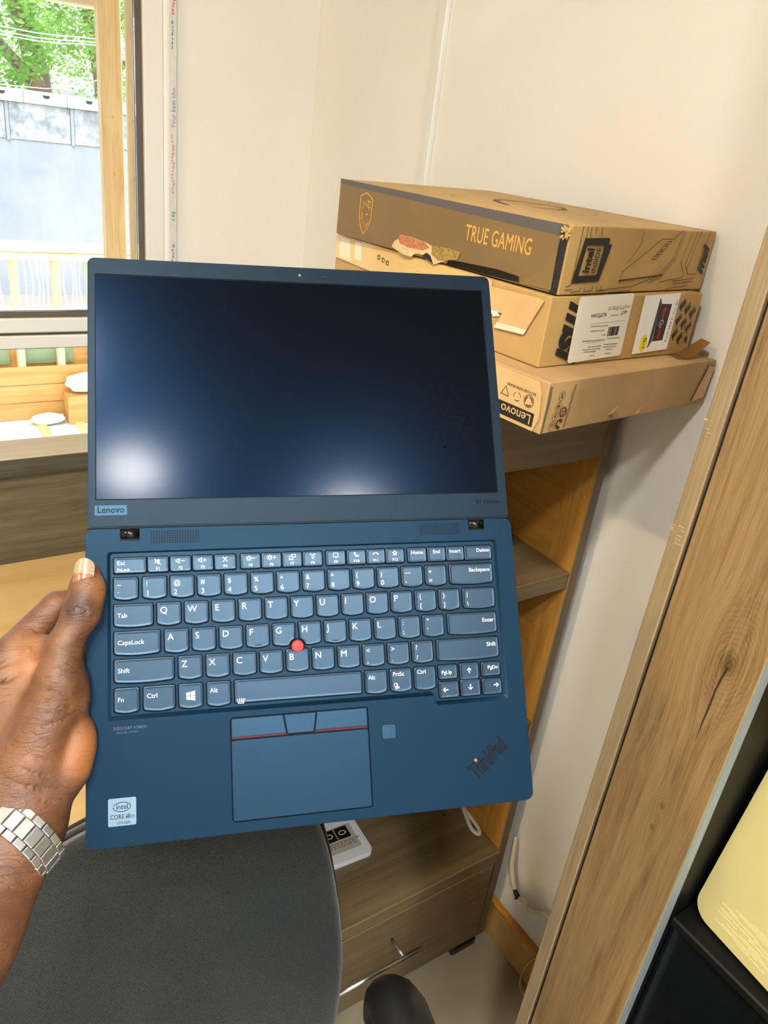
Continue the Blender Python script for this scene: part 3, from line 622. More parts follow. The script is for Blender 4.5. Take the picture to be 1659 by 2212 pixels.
# ---- bottom carton
B3, _ = carton('worn_carton', (.662, .616, 1.3602), 5.8, .3735, .50, .0648, kraft_worn, 'bottom carton with scuffed plain front, torn flap and handling symbols')
SD3 = SD2
flat('side_panel_print', [(-.5, .001), (-.010, .001), (-.004, .020), (-.008, .050), (-.014, .0625), (-.5, .0635)], SD3(0, 0, .0018), kraft_pale, B3)
lb = flat('dark_badge', [(-.0755, .0055), (-.0120, .0055), (-.0120, .0225), (-.0755, .0225)], SD3(0, 0, .0022), blk_print, B3)
text('badge_lettering', 'Lenovo', .0170, kraft_pale, lb, frame((-.0027, .0150, .0195), (0, 1, 0), (0, 0, -1)), sx=.98, bold=.005)
bm = bmesh.new(); M3 = SD3(0, 0, .0022)
for cx_ in (-.024, -.043, -.063):
    if cx_ == -.024: strokes(bm, M3, [circle(cx_, .0345, .0075, 20) + [circle(cx_, .0345, .0075, 20)[0]]], .0009)
    for a in (0, 2.09, 4.19):
        P_ = [(cx_ + .0055 * math.cos(a + t), .0345 + .0055 * math.sin(a + t)) for t in (.1, .7, 1.3)]
        strokes(bm, M3, [P_ if cx_ != -.063 else [(cx_ + .0075 * math.cos(a + 1.57), .0345 + .0075 * math.sin(a + 1.57)), (cx_ + .0075 * math.cos(a + 3.66), .0345 + .0075 * math.sin(a + 3.66))]], .0018 if cx_ == -.024 else .0010)
from_bm('recycling_symbols', bm, brn_ink, B3)
text('carton_lettering', 'RECYCLED PAPER BOARD', .0048, brn_ink, B3, frame((-.0025, .0150, .0470), (0, 1, 0), (0, 0, -1)), sx=.85)
text('carton_lettering', 'SP107598', .0085, brn_ink, B3, frame((-.0025, .0860, .0600), (0, 1, 0), (0, 0, -1)), sx=.85)
bm = bmesh.new(); y = -.125
while y < -.092: w_ = random.choice((.0006, .001, .0016)); bars(bm, SD3(0, 0, .0022), [(y, .030, y + w_, .050)]); y += w_ + random.choice((.0007, .0012))
from_bm('barcode', bm, brn_ink, B3)
bm = bmesh.new(); F3 = FR(0, 0, .0016)
ring = lambda cx_, cz, r: circle(cx_, cz, r, 20) + [(cx_ + r, cz)]
for k, cx_ in enumerate((.0175, .0200, .0225, .0250)): strokes(bm, F3, [ring(cx_ + .001, .0085 + .0125 * k, .0055)], .0006)
strokes(bm, F3, [[(.0165, .0065), (.0165, .0115)], [(.0205, .0065), (.0205, .0115)], [(.0150, .0115), (.0180, .0115)], [(.0190, .0115), (.0220, .0115)]], .0007)
bars(bm, F3, [(.0200, .0195, .0220, .0225), (.0205, .0225, .0214, .0245)]); strokes(bm, F3, [[(.0230, .031), (.0240, .037)], [(.0210, .0345), (.0262, .0335)]], .0012); bars(bm, F3, [(.0250, .0435, .0272, .0480), (.0255, .0480, .0267, .0500)])
strokes(bm, F3, [ring(.0320, .0105, .0055)[2:17]], .0018); strokes(bm, F3, [[(.0290, .0085), (.0330, .0065)], [(.0345, .0125), (.0315, .0150)]], .0018); strokes(bm, F3, [ring(.0345, .0255, .0055)], .0016)
from_bm('handling_symbols', bm, brn_ink, B3)
text('symbol_lettering', '10', .0060, brn_ink, B3, frame((.0362, -.0019, .0222), (.05, 0, 1), (-1, 0, .05)), sx=.9, bold=.02)
text('carton_lettering', '9mmx532x74x333mm', .0062, brn_ink, B3, frame((.0440, -.0019, .0040), (.10, 0, 1), (-1, 0, .10)), sx=.98)
# dark, slightly open left edge, loose flap of the lid, two little tears, tape at the right end
flat('open_edge', [(.0005, .002), (.0025, .002), (.0050, .040), (.0040, .0600), (.0005, .0600), (.0012, .030)], FR(0, 0, .0017), plain('green_grey_card_edge', srgb(96, 92, 66), .8, mott=.2), B3)
bm = bmesh.new()
pts = [[(.300, .020, .0650), (.318, .014, .0655), (.338, .011, .0740), (.3570, .008, .0890)], [(.320, .055, .0650), (.338, .046, .0660), (.350, .038, .0745), (.3610, .026, .0900)]]
G = [[bm.verts.new(p) for p in r] for r in pts]
for i in range(3): bm.faces.new((G[0][i], G[0][i + 1], G[1][i + 1], G[1][i]))
bmesh.ops.solidify(bm, geom=bm.faces[:], thickness=.0015); from_bm('torn_flap', bm, cardboard('flap_inside', srgb(170, 126, 72)), B3)
for (x, z) in ((.130, .0150), (.188, .0080)):
    bm = bmesh.new(); a = [bm.verts.new(p) for p in ((x, -.001, z - .006), (x + .004, -.0075, z - .001), (x + .0145, -.0050, z + .0085), (x + .0120, -.001, z - .0040))]
    bm.faces.new((a[0], a[1], a[2])); bm.faces.new((a[0], a[2], a[3])); bmesh.ops.solidify(bm, geom=bm.faces[:], thickness=.0008); from_bm('small_tear', bm, kraft_pale, B3)
flat('end_tape', [(.3330, .006), (.3640, .010), (.3720, .055), (.3550, .058)], FR(0, 0, .0020), plain('shiny_brown_tape', srgb(190, 148, 108), .12, mott=.12, scale=90), B3)

# ================================================================== office chair, facing the photographer
CH = empty('office_chair', mw=Matrix.Translation((.129, .452, 0)) @ Matrix.Rotation(math.radians(-17), 4, 'Z'))
tag(CH, 'office chair with dark charcoal fabric cushion and black arms', 'office chair')
fab = N('charcoal_fabric'); _c = fab.coord((1, 1, 1))
_wv = fab.noise(fab.coord((420, 420, 420)), 1.0, 2); _bl = fab.noise(_c, 9, 4)
_wave = fab.n('ShaderNodeTexWave', wave_type='BANDS', bands_direction='DIAGONAL'); _wave.inputs['Scale'].default_value = 190; _wave.inputs['Distortion'].default_value = 2.5; _wave.inputs['Detail'].default_value = 2; fab.l(_c, _wave.inputs['Vector'])
_mixf = fab.n('ShaderNodeMath', operation='MULTIPLY'); fab.l(_wave.outputs['Fac'], _mixf.inputs[0]); fab.l(_wv, _mixf.inputs[1])
fab.set(Base_Color=fab.mix(fab.ramp(_mixf.outputs[0], [(.05, srgb(14, 16, 17)), (.5, srgb(54, 58, 58))]), srgb(22, 30, 37), fab.ramp(_bl, [(.45, (0, 0, 0, 1)), (.75, (.6, .6, .6, 1))])), Roughness=.95, Specular_IOR_Level=.2, Sheen_Weight=.25)
fab.bump(_mixf.outputs[0], .5, .001); fab = fab.m
def cushion(name, outline, z0, z1, mat, M, crown=.02, n=14, curve=0.0):
    """puffed slab: outline in local x,y, crowned on +z"""
    bm = bmesh.new(); cx_ = sum(p[0] for p in outline) / len(outline); cy_ = sum(p[1] for p in outline) / len(outline)
    rings = []
    prof = [(1.0, z0), (1.0, z0 + (z1 - z0) * .45), (.985, z0 + (z1 - z0) * .75), (.95, z1), (.85, z1 + crown * .45), (.65, z1 + crown * .78), (.40, z1 + crown * .95), (.15, z1 + crown)]
    for s_, z in prof: rings.append([bm.verts.new((cx_ + (x - cx_) * s_, cy_ + (y - cy_) * s_, z + curve * ((cx_ + (x - cx_) * s_) ** 2) * 1.0)) for x, y in outline])
    m = len(outline)
    for a, b in zip(rings, rings[1:]):
        for k in range(m): bm.faces.new((a[k], a[(k + 1) % m], b[(k + 1) % m], b[k]))
    bm.faces.new(rings[0][::-1]); c = bm.verts.new((cx_, cy_, z1 + crown))
    for k in range(m): bm.faces.new((rings[-1][k], rings[-1][(k + 1) % m], c))
    bm.transform(M); return from_bm(name, bm, mat, CH, True)
# backrest frame: x to the right seen from the front, y up the reclined back, z towards the sitter
BK = frame((.0, .105, .40), (1, 0, 0), (0, .36, 1.0))
outl = [(p.x, p.y) for p in spline([(-.20, .10, 0), (-.232, .18, 0), (-.236, .27, 0), (-.208, .355, 0), (-.152, .428, 0), (-.085, .472, 0), (.02, .506, 0), (.15, .510, 0), (.213, .470, 0), (.242, .37, 0), (.252, .25, 0), (.235, .14, 0), (.19, .09, 0), (.0, .08, 0)], 4)]
cushion('back_cushion', outl, .0, .035, fab, BK, .022, curve=.25)
outs = [(x * 1.02, .30 + (y - .30) * 1.045) for x, y in outl]
cushion('back_shell', outs, -.016, -.004, black_pl, BK @ Matrix.Diagonal((1, 1, 1, 1)), .002, curve=.25)
seat_o = [(p.x, p.y) for p in spline([(-.22, -.36, 0), (-.245, -.2, 0), (-.24, .0, 0), (-.18, .07, 0), (.0, .085, 0), (.18, .07, 0), (.24, .0, 0), (.245, -.2, 0), (.22, -.36, 0), (.12, -.405, 0), (-.12, -.405, 0)], 4)]
cushion('seat', seat_o, .405, .45, fab, Matrix.Identity(4), .025)
for s_ in (-1, 1):
    arm = tube('arm_frame', spline([(s_ * .235, -.10, .40), (s_ * .288, -.12, .42), (s_ * .297, -.16, .52), (s_ * .297, -.13, .645), (s_ * .297, .0, .668), (s_ * .297, .068, .655), (s_ * .297, .095, .61), (s_ * .297, .09, .52), (s_ * .29, .06, .43), (s_ * .235, .03, .40)]), .019, black_pl, CH, 10)
    bm = bmesh.new(); bm_tube(bm, spline([(0, -.20, .680), (0, -.10, .700), (0, .0, .702), (0, .062, .694), (0, .098, .662), (0, .106, .60)]), [.018, .024, .026, .027, .027, .027, .027, .028, .028, .028, .029, .029, .030, .030, .030, .030, .030, .030, .030, .029, .028, .028, .027, .027, .026, .025, .024, .023, .022, .021, .018][:31], 14)
    for v in bm.verts: v.co.x = v.co.x * 1.2 + s_ * .297
    from_bm('arm_pad', bm, plain('black_rubber', srgb(24, 25, 27), .38), CH, True)
tube('back_bracket', spline([(0, -.05, .385), (0, .10, .385), (0, .165, .46), (0, .215, .62)]), .022, black_pl, CH, 10)
tube('gas_lift', [(0, -.17, .07), (0, -.17, .40)], .025, black_pl, CH, 16)
box('tilt_plate', (-.11, -.27, .375), (.11, -.03, .405), black_pl, CH, .008)
for k in range(5):
    a = 2 * math.pi * k / 5 + .3; e_ = Vector((math.cos(a), math.sin(a), 0))
    c = Vector((0, -.17, 0)); tube('base_leg', [c + Vector((0, 0, .10)), c + e_ * .17 + Vector((0, 0, .088)), c + e_ * .30 + Vector((0, 0, .068))], [.026, .021, .015], black_pl, CH, 10)
    q = c + e_ * .30; t_ = Vector((-e_.y, e_.x, 0))
    tube('caster', [q - t_ * .024 + Vector((0, 0, .028)), q - t_ * .02 + Vector((0, 0, .028)), q + t_ * .02 + Vector((0, 0, .028)), q + t_ * .024 + Vector((0, 0, .028))], [.02, .028, .028, .02], black_pl, CH, 16)

# ================================================================== the porch and the street outside
deck = box('ground_porch', (-6, 2.08, -.05), (8, 4.55, -.0), plain('white_deck_boards', srgb(226, 224, 212), .5, mott=.06, scale=6)); tag(deck, 'pale porch floor outside the window', kind='structure')
gnd = box('ground_yard', (-25, 4.55, -.4), (30, 60, -.3), plain('yard_ground', srgb(186, 178, 160), .9, mott=.15, scale=.8)); tag(gnd, 'dusty yard beyond the porch', kind='structure')
gnd2 = box('ground_front', (-25, -40, -.4), (30, YB - .1, -.1), plain('street_ground', srgb(170, 166, 156), .9, mott=.12, scale=.8)); tag(gnd2, 'paved ground in front of the shop', kind='structure')
pine_y = wood('yellow_pine_batten', srgb(220, 172, 84), srgb(240, 206, 126), srgb(246, 220, 150), 'y', 1.5, .6, .5)  # yellow pine, grain along the batten
for k, x in enumerate((.735, .93)):
    b = box('floor_batten', (x, 2.2, 0), (x + .045, 4.47, .012), pine_y, bevel=.002); tag(b, ('left', 'right')[k] + ' one of two yellow battens on the pale porch floor outside', 'batten', 'battens on the porch floor')
# balustrade: pine posts and rails, white bent rods, orange plywood below
bal = empty('porch_balustrade', (0, 4.5, 0)); tag(bal, 'porch balustrade with white bent rods above orange plywood boards', 'balustrade')
pine_x = wood('pine_rail', srgb(224, 196, 140), srgb(240, 224, 184), srgb(248, 238, 208), 'x', 1.5, .6, .5)
rodm = plain('white_rod', srgb(240, 240, 236), .4); ply = wood('orange_plywood', srgb(178, 126, 58), srgb(200, 152, 80), srgb(214, 172, 104), 'x', .9, .4, .5)
box('top_rail', (-4, -.05, .865), (5, .05, .905), pine_x, bal, .004); box('top_rail', (-4, -.07, .910), (5, .07, .945), pine_x, bal, .004)
box('bottom_rail', (-4, -.04, .585), (5, .04, .615), pine_x, bal, .004)
box('plank', (-4, -.03, .52), (5, .02, .583), ply, bal, .003); box('back_board', (-4, .040, .25), (5, .052, .53), ply, bal, .003)
box('plank', (-4, -.05, .20), (5, -.036, .302), ply, bal, .003)
box('plank', (-4, -.053, .10), (5, -.036, .198), ply, bal, .003); box('plank', (-4, -.051, .0), (5, -.036, .098), ply, bal, .003)
ptm = wood('yellow_pine_post', srgb(230, 190, 110), srgb(244, 216, 150), srgb(250, 228, 172), 'z', 1.5, .6, .5)
for x in (-.62, -.2, .25, .69, .895, 1.075, 1.30, 1.75): box('post', (x, -.035, 0), (x + .036, .035, .865), ptm, bal, .003)
k = 0; x = -.6
while x < 1.8:
    if not any(abs(x - q) < .03 for q in (-.60, -.18, .27, .71, .913, 1.093, 1.318, 1.77)):
        bow = random.uniform(-.016, .02); tube('rod', spline([(x, 0, .61), (x + bow * .6, 0, .68), (x + bow, 0, .74), (x + bow * .5 + random.uniform(-.004, .004), 0, .81), (x + random.uniform(-.006, .006), 0, .868)], 3), .0042, rodm, bal, 6)
    x += random.uniform(.022, .040)
# green tarpaulin strips seen in the gap between the boards
tarp = plain('green_tarpaulin', srgb(128, 150, 110), .3, mott=.15, scale=9)
for x0, x1 in ((.50, .655), (.735, .985)): tag(box('tarpaulin_strip', (x0, 4.522, .30), (x1, 4.528, .515), tarp), ('short green tarpaulin strip at the left behind the porch post' if x0 < .6 else 'long green tarpaulin strip right of the porch post'), 'tarpaulin', 'tarpaulin strips behind the balustrade')
# lumps added against the boards in place of translucent white smears
plb = plain('white_smear', srgb(232, 230, 210), .3)
for (x, y, z, sx_, sz_, lb_) in ((1.02, 4.385, .165, .11, .055, 'larger crumpled white lump standing in for a smear against the orange boards'), (.80, 4.36, .0, .09, .028, 'smaller flat white lump standing in for a smear at the foot of the boards')):
    bm = bmesh.new(); bmesh.ops.create_icosphere(bm, subdivisions=4, radius=1)
    for v in bm.verts: v.co *= 1 + .25 * noise.noise(v.co * 2.2 + Vector((x, 3, 1)))
    bm.transform(Matrix.Translation((x, y, z + sz_)) @ Matrix.Diagonal((sx_, .05, sz_, 1)))
    zm = min(v.co.z for v in bm.verts); bmesh.ops.translate(bm, verts=bm.verts, vec=(0, 0, (.0005 if z == 0 else .16) - zm))
    tag(from_bm('smear_lump', bm, plb, None, True), lb_, 'lump')
st = box('added_lump_support', (.90, 4.32, 0), (1.16, 4.445, .16), ply, bevel=.003); tag(st, 'low orange plywood box added to carry the white lump', 'box')
# pine posts right outside the window and the beam they carry
p1 = box('porch_post', (-.0265, -.0, 0), (.0265, .035, 2.6), pine, bevel=.003); p1.location = (.6015, 2.18, -.0); tag(p1, 'wide knotty pine post just outside the window', 'post')
p2 = box('porch_post', (-.0120, 0, 0), (.0120, .016, 2.6), pine, bevel=.002); p2.location = (.6132, 2.05, 0); tag(p2, 'narrow pine upright between the window frame and the wide post', 'post')
bmn = box('porch_beam', (-3, 2.225, 1.850), (.62, 2.29, 1.91), pine_x, bevel=.003); tag(bmn, 'pale pine beam across the top of the view outside', 'beam')
# boundary wall, plastered below, block courses above, white coping panels with dark weep holes
conc = N('grey_render'); _c = conc.coord()
conc.set(Base_Color=conc.ramp(conc.noise(_c, .9, 7, .65), [(.3, srgb(146, 156, 160)), (.7, srgb(174, 182, 184))]), Roughness=.9); conc = conc.m
bw = empty('boundary_wall', (0, 9, -.3)); tag(bw, 'grey rendered boundary wall with white coping panels below the trees', 'wall')
box('rendered_wall', (-14, 0, 0), (16, .2, 1.83), conc, bw)
blockm = N('patchy_blocks'); _c = blockm.coord(); blockm.set(Base_Color=blockm.ramp(blockm.noise(_c, 5, 6, .7), [(.4, srgb(138, 146, 148)), (.6, srgb(196, 200, 196))]), Roughness=.9); blockm = blockm.m
for i in range(30): box('block_panel', (-7.505 + .6 * i, -.015, 1.50), (-7.505 + .6 * i + .565, 0, 1.83), blockm, bw, .006)
for i in range(30): box('joint_post', (-7.505 + .6 * i + .567, -.03, 1.49), (-7.505 + .6 * i + .598, .0, 1.83), conc, bw, .004)
copm = plain('white_coping', srgb(206, 210, 210), .7, mott=.04)
for i in range(40):
    x = -8.366 + .40 * i; c = box('coping_panel', (x, -.06, 1.83), (x + .396, .26, 1.943), copm, bw, .008)
    plate('weep_hole', [(x + .17, 1.915), (x + .185, 1.888), (x + .225, 1.888), (x + .24, 1.915)], 0, .004, plain('dark_hole', srgb(60, 66, 60), .9) if 'dark_hole' not in MATS else MATS['dark_hole'], c).data.transform(frame((0, -.0605, 0), (1, 0, 0), (0, 0, 1)))
# trees behind the wall
leafm = N('leaf'); _oi = leafm.n('ShaderNodeObjectInfo'); _c = leafm.coord()
leafm.set(Base_Color=leafm.ramp(leafm.noise(_c, 1.3, 4, .6), [(.3, srgb(84, 132, 66)), (.55, srgb(136, 182, 92)), (.75, srgb(196, 214, 128))]), Roughness=.5)
_tl = leafm.n('ShaderNodeBsdfTranslucent'); _tl.inputs['Color'].default_value = srgb(150, 196, 70); _ms = leafm.n('ShaderNodeMixShader'); _ms.inputs[0].default_value = .45
leafm.l(leafm.b.outputs[0], _ms.inputs[1]); leafm.l(_tl.outputs[0], _ms.inputs[2]); leafm.l(_ms.outputs[0], leafm.o.inputs['Surface']); leafm = leafm.m
bark = plain('bark', srgb(120, 106, 84), .9, mott=.25, scale=12)
def tree(x, y, h, rad, nl, label, seed):
    rnd = random.Random(seed); e = empty('tree', (x, y, -.3)); tag(e, label, 'tree', 'trees behind the boundary wall')
    tube('trunk', spline([(0, 0, 0), (.1, 0, h * .25), (-.15, .1, h * .5), (.1, 0, h * .75)]), [.22 - .008 * i for i in range(19)], bark, e, 8)
    for k in range(6):
        a = rnd.uniform(0, 6.28); z = h * rnd.uniform(.25, .6); tube('branch', spline([(0, 0, z), (math.cos(a) * rad * .4, math.sin(a) * rad * .4, z + h * .1), (math.cos(a) * rad * .8, math.sin(a) * rad * .8, z + h * .28)]), [.09 - .005 * i for i in range(13)], bark, e, 6)
    vs = []; fs = []; blobs = [(Vector((rnd.gauss(0, rad * .5), rnd.gauss(0, rad * .4), h * rnd.uniform(.32, 1.0))), rnd.uniform(.35, .8) * rad * .55) for _ in range(34)]
    for i in range(nl):
        c, r = rnd.choice(blobs); d = Vector((rnd.gauss(0, 1), rnd.gauss(0, 1), rnd.gauss(0, 1))).normalized() * r * rnd.uniform(.5, 1) ** .5
        p = c + d; u_ = Vector((rnd.gauss(0, 1), rnd.gauss(0, 1), rnd.gauss(0, .6))).normalized(); w_ = u_.orthogonal().normalized(); s_ = rnd.uniform(.03, .075); b_ = len(vs)
        vs += [p - u_ * s_, p + w_ * s_ * .5, p + u_ * s_, p - w_ * s_ * .5]; fs.append((b_, b_ + 1, b_ + 2, b_ + 3))
    tag(raw('foliage', vs, fs, leafm, e), kind='stuff')
tree(2.6, 13.5, 7.5, 2.8, 30000, 'big green tree with branching trunk behind the left of the boundary wall', 3)
tree(5.6, 21.5, 8.0, 3.0, 20000, 'bright green tree behind the boundary wall nearest the pine post', 5)
wire = plain('overhead_wire', srgb(206, 214, 206), .5)
for i, (z0, z1, lb_) in enumerate(((2.118, 2.135, 'topmost overhead wire in front of the trees'), (2.080, 2.108, 'middle overhead wire in front of the trees'), (2.053, 2.088, 'lowest of the three parallel overhead wires'), (1.66, 1.91, 'single sagging wire rising just above the boundary wall'))):
    yy = 8.5 if i < 3 else 8.2
    o = tube('overhead_wire', spline([(-2.5, yy, z0 + .25), (1.3, yy, z0), (2.6, yy, z1), (6, yy, z1 - .2 if i < 3 else z1 + .5)], 5), .005 if i < 3 else .004, wire, None, 6); tag(o, lb_, 'wire')

# ================================================================== the laptop held up in the middle, opened flat
# its own frame: x = right along the hinge, y = towards the lid's top edge, z = out of the screen; origin at the left end of the hinge
LU = Vector((.9372, -.3470, .0356)).normalized(); LV = Vector((-.1784, -.5573, -.811)); LV = (LV - LU * LU.dot(LV)).normalized()
LM_ = frame((.1123, .5095, 1.3852), LU, -LV)
LP = empty('laptop', mw=LM_); tag(LP, 'black laptop, bluish light put into its colour, opened flat, held up by one hand in the middle of the photo', 'laptop')
def blue_cast(name, c, rough, spec=.5, tint=(.28, .55, .86, 1)):  # black body; base and tint carry the bluish light cast as colour
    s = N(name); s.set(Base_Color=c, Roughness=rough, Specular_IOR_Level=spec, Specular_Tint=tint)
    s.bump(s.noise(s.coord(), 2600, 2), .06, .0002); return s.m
shell_m = blue_cast('blue_cast_soft_touch', srgb(5, 26, 43), .46, .31)
bezel_m = blue_cast('blue_cast_bezel', srgb(7, 17, 28), .46, .30, (.40, .60, .82, 1))
keytop_m = blue_cast('keycap', srgb(6, 18, 30), .38, .85, (.38, .62, .90, 1))
keyside_m = plain('keycap_side', srgb(3, 6, 12), .5, spec=.2)
well_m = blue_cast('keyboard_well', srgb(4, 20, 34), .46, .45)
dark_m = plain('dark_gap_plastic', srgb(3, 4, 7), .6, spec=.15)
scr = N('matte_screen'); scr.set(Base_Color=srgb(6, 6, 6), Roughness=.27, Specular_IOR_Level=.095, Specular_Tint=(.06, .36, 1.0, 1), Coat_Weight=.08, Coat_Roughness=.14); scr = scr.m
legend_m = plain('white_legend', srgb(216, 224, 230), .5); red_m = plain('red_rubber', srgb(226, 48, 46), .7); red_gloss = plain('dark_red_stripe', srgb(62, 4, 8), .4, spec=.2)
gloss_blk = plain('gloss_black_hinge', srgb(8, 9, 12), .22, spec=.3); badge_m = blue_cast('badge_grey_blue_cast', srgb(38, 62, 82), .4); badge_t = plain('badge_letters', srgb(6, 24, 36), .5, spec=.1)
mm = lambda L: [(x / 1000, -y / 1000) for x, y in L]
Wd, Dp, Lh = 323, 218, 206
# --- lid
def mmr(x0, y0, x1, y1, r, n=5): return rrect(x0 / 1000, -y1 / 1000, x1 / 1000, -y0 / 1000, r / 1000, n)
lid_o = [(x, y) for x, y in mmr(1.6, -Lh, Wd - 1.6, .5, 5, 6)]
scr_h = mmr(6.9, -193, 314, -20.4, 1.2, 3)
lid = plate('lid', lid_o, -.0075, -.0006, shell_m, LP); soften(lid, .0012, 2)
bz = plate('screen_bezel', mmr(2.2, -Lh + .6, Wd - 2.2, -1.0, 4.6, 6), -.0006, .0, bezel_m, LP, holes=[scr_h]); soften(bz, .0003, 1)
sc_ = plate('screen', mmr(7.5, -192.4, 313.4, -21.0, .8, 3), -.0006, -.00025, scr, LP)
plate('screen_gap', mmr(6.9, -193, 314, -20.4, 1.2, 3), -.00058, -.0005, dark_m, LP)
cm = plate('webcam', circle(.161, .199, .0022, 24), 0, .0001, dark_m, LP); plate('webcam_lens', circle(.161, .199, .0011, 16), .0001, .0002, plain('lens_glint', srgb(110, 130, 150), .15), cm); plate('webcam_ring', circle(.161, .199, .0030, 24), 0, .00006, plain('ring_blue', srgb(14, 26, 38), .5, spec=.2), cm, holes=[circle(.161, .199, .0023, 24)])
sh_ = plate('shutter_slot', rrect(.1745, .1968, .1878, .2005, .0012), 0, .0001, dark_m, LP, holes=[rrect(.1749, .1972, .1874, .2001, .001)]); plate('shutter_slider', rrect(.1790, .1974, .1834, .1999, .0008), .0, .0003, blue_cast('slider', srgb(14, 30, 44), .5, .3), sh_)
plate('indicator_dot', circle(.1712, .199, .0004, 10), 0, .0001, dark_m, LP)
bd = plate('maker_badge', mmr(6.4, -16.4, 28.4, -9.2, .4, 2), 0, .00015, badge_m, LP); text('badge_lettering', 'Lenovo', .0066, badge_t, bd, frame((.0174, .0110, .00017), (1, 0, 0), (0, 1, 0)), 'CENTER', sx=.95, bold=.012)
text('model_lettering', 'X1 Carbon', .0046, plain('black_model_print', srgb(2, 5, 9), .5, spec=.1), LP, frame((.2942, .0118, .0002), (1, 0, 0), (0, 1, 0)), bold=.012, fit=(.0197, .0034))
# --- base
ro = mmr(0, .6, Wd, Dp, 6, 6)
kw = mm([(14.7, 134.6), (14.7, 18.9), (16.1, 17.5), (307.6, 17.5), (309, 18.9), (309, 140.8), (307.5, 142.3), (252.2, 142.3), (250.6, 140.7), (250.6, 136.2), (249.2, 134.8)])
tpd = mmr(97, 139.1, 197.6, 210.6, 1.8, 4)
hl, hr = mmr(23.4, -1.2, 37.0, 9.6, .6, 2), mmr(286.6, -1.2, 299.8, 9.4, .6, 2)
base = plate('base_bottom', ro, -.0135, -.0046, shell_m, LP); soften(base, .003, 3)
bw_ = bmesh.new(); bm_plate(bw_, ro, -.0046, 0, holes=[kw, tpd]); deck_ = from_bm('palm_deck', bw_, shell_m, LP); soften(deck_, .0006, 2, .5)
# sloping inner rim of the keyboard well
bm = bmesh.new(); kin = []; cxk, cyk = .162, -.078
for (x, y) in kw: kin.append((x + (.0020 if x < cxk else -.0022), y + (.0030 if y < cyk else -.0010)))
a = [bm.verts.new((x, y, .0)) for x, y in kw]; b = [bm.verts.new((x, y, -.0017)) for x, y in kin]
for i in range(len(kw)): bm.faces.new((a[i], a[(i + 1) % len(kw)], b[(i + 1) % len(kw)], b[i]))
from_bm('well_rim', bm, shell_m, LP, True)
plate('keyboard_well', kw, -.0046, -.0017, well_m, LP)
for hh in (hl, hr):
    x0, x1 = min(p[0] for p in hh), max(p[0] for p in hh)
    hg = tube('hinge', [(x0 + .0004, -.0046, -.0030), (x1 - .0004, -.0046, -.0030)], .0048, gloss_blk, LP, 28)
    plate('hinge_notch', hh, 0, .00012, dark_m, hg)
for x0, x1 in ((45, 78), (246.8, 278.6)):
    bm = bmesh.new()
    for i in range(19):
        for j in range(6): bm_plate(bm, circle((x0 + (x1 - x0) * i / 18) / 1000, -(3.6 + 8.0 * j / 5) / 1000, .00056, 8), 0, .00006)
    tag(from_bm('speaker_grille', bm, dark_m, LP), kind='stuff')
plate('seam', mmr(1.2, -.35, Wd - 1.2, .35, .1, 1), -.003, -.0002, dark_m, LP)
# --- keys
def keycap(x0, y0, x1, y1, curved=True, bitten=None):
    o = []; r = 1.5
    top = [(x0 + r, y0), (x1 - r, y0)]
    arc = lambda cx_, cy_, a0, n=3, rr=r: [(cx_ + rr * math.cos(math.radians(a0 + 90 * k / n)), cy_ + rr * math.sin(math.radians(a0 + 90 * k / n))) for k in range(n + 1)]
    bow = .9 if curved else 0; rb = 2.2 if curved else r; yb_ = y1 - bow
    o += arc(x0 + r, y0 + r, 180); 
    if bitten == 'B': c0 = ((x0 + x1) / 2 + 8.2, 92.2)
    o += arc(x1 - r, y0 + r, 270); o += arc(x1 - rb, yb_ - rb, 0, 4, rb)
    for k in range(1, 8):
        t = k / 8; x = x1 - rb + (x0 + rb - x1 + rb) * t; o.append((x, yb_ + bow * math.sin(math.pi * t)))
    o += arc(x0 + rb, yb_ - rb, 90, 4, rb)
    if bitten:      # round bite for the pointing stick
        cx_, cy_, R0 = 147.2, 91.6, 6.2; q = []
        for (x, y) in o:
            d = math.hypot(x - cx_, y - cy_)
            if d < R0: s_ = R0 / max(d, .01); x, y = cx_ + (x - cx_) * s_, cy_ + (y - cy_) * s_
            x = min(max(x, x0), x1); y = min(max(y, y0), y1 + .0); q.append((x, y))
        o = q
    return o
KM = {}
LG = [0]
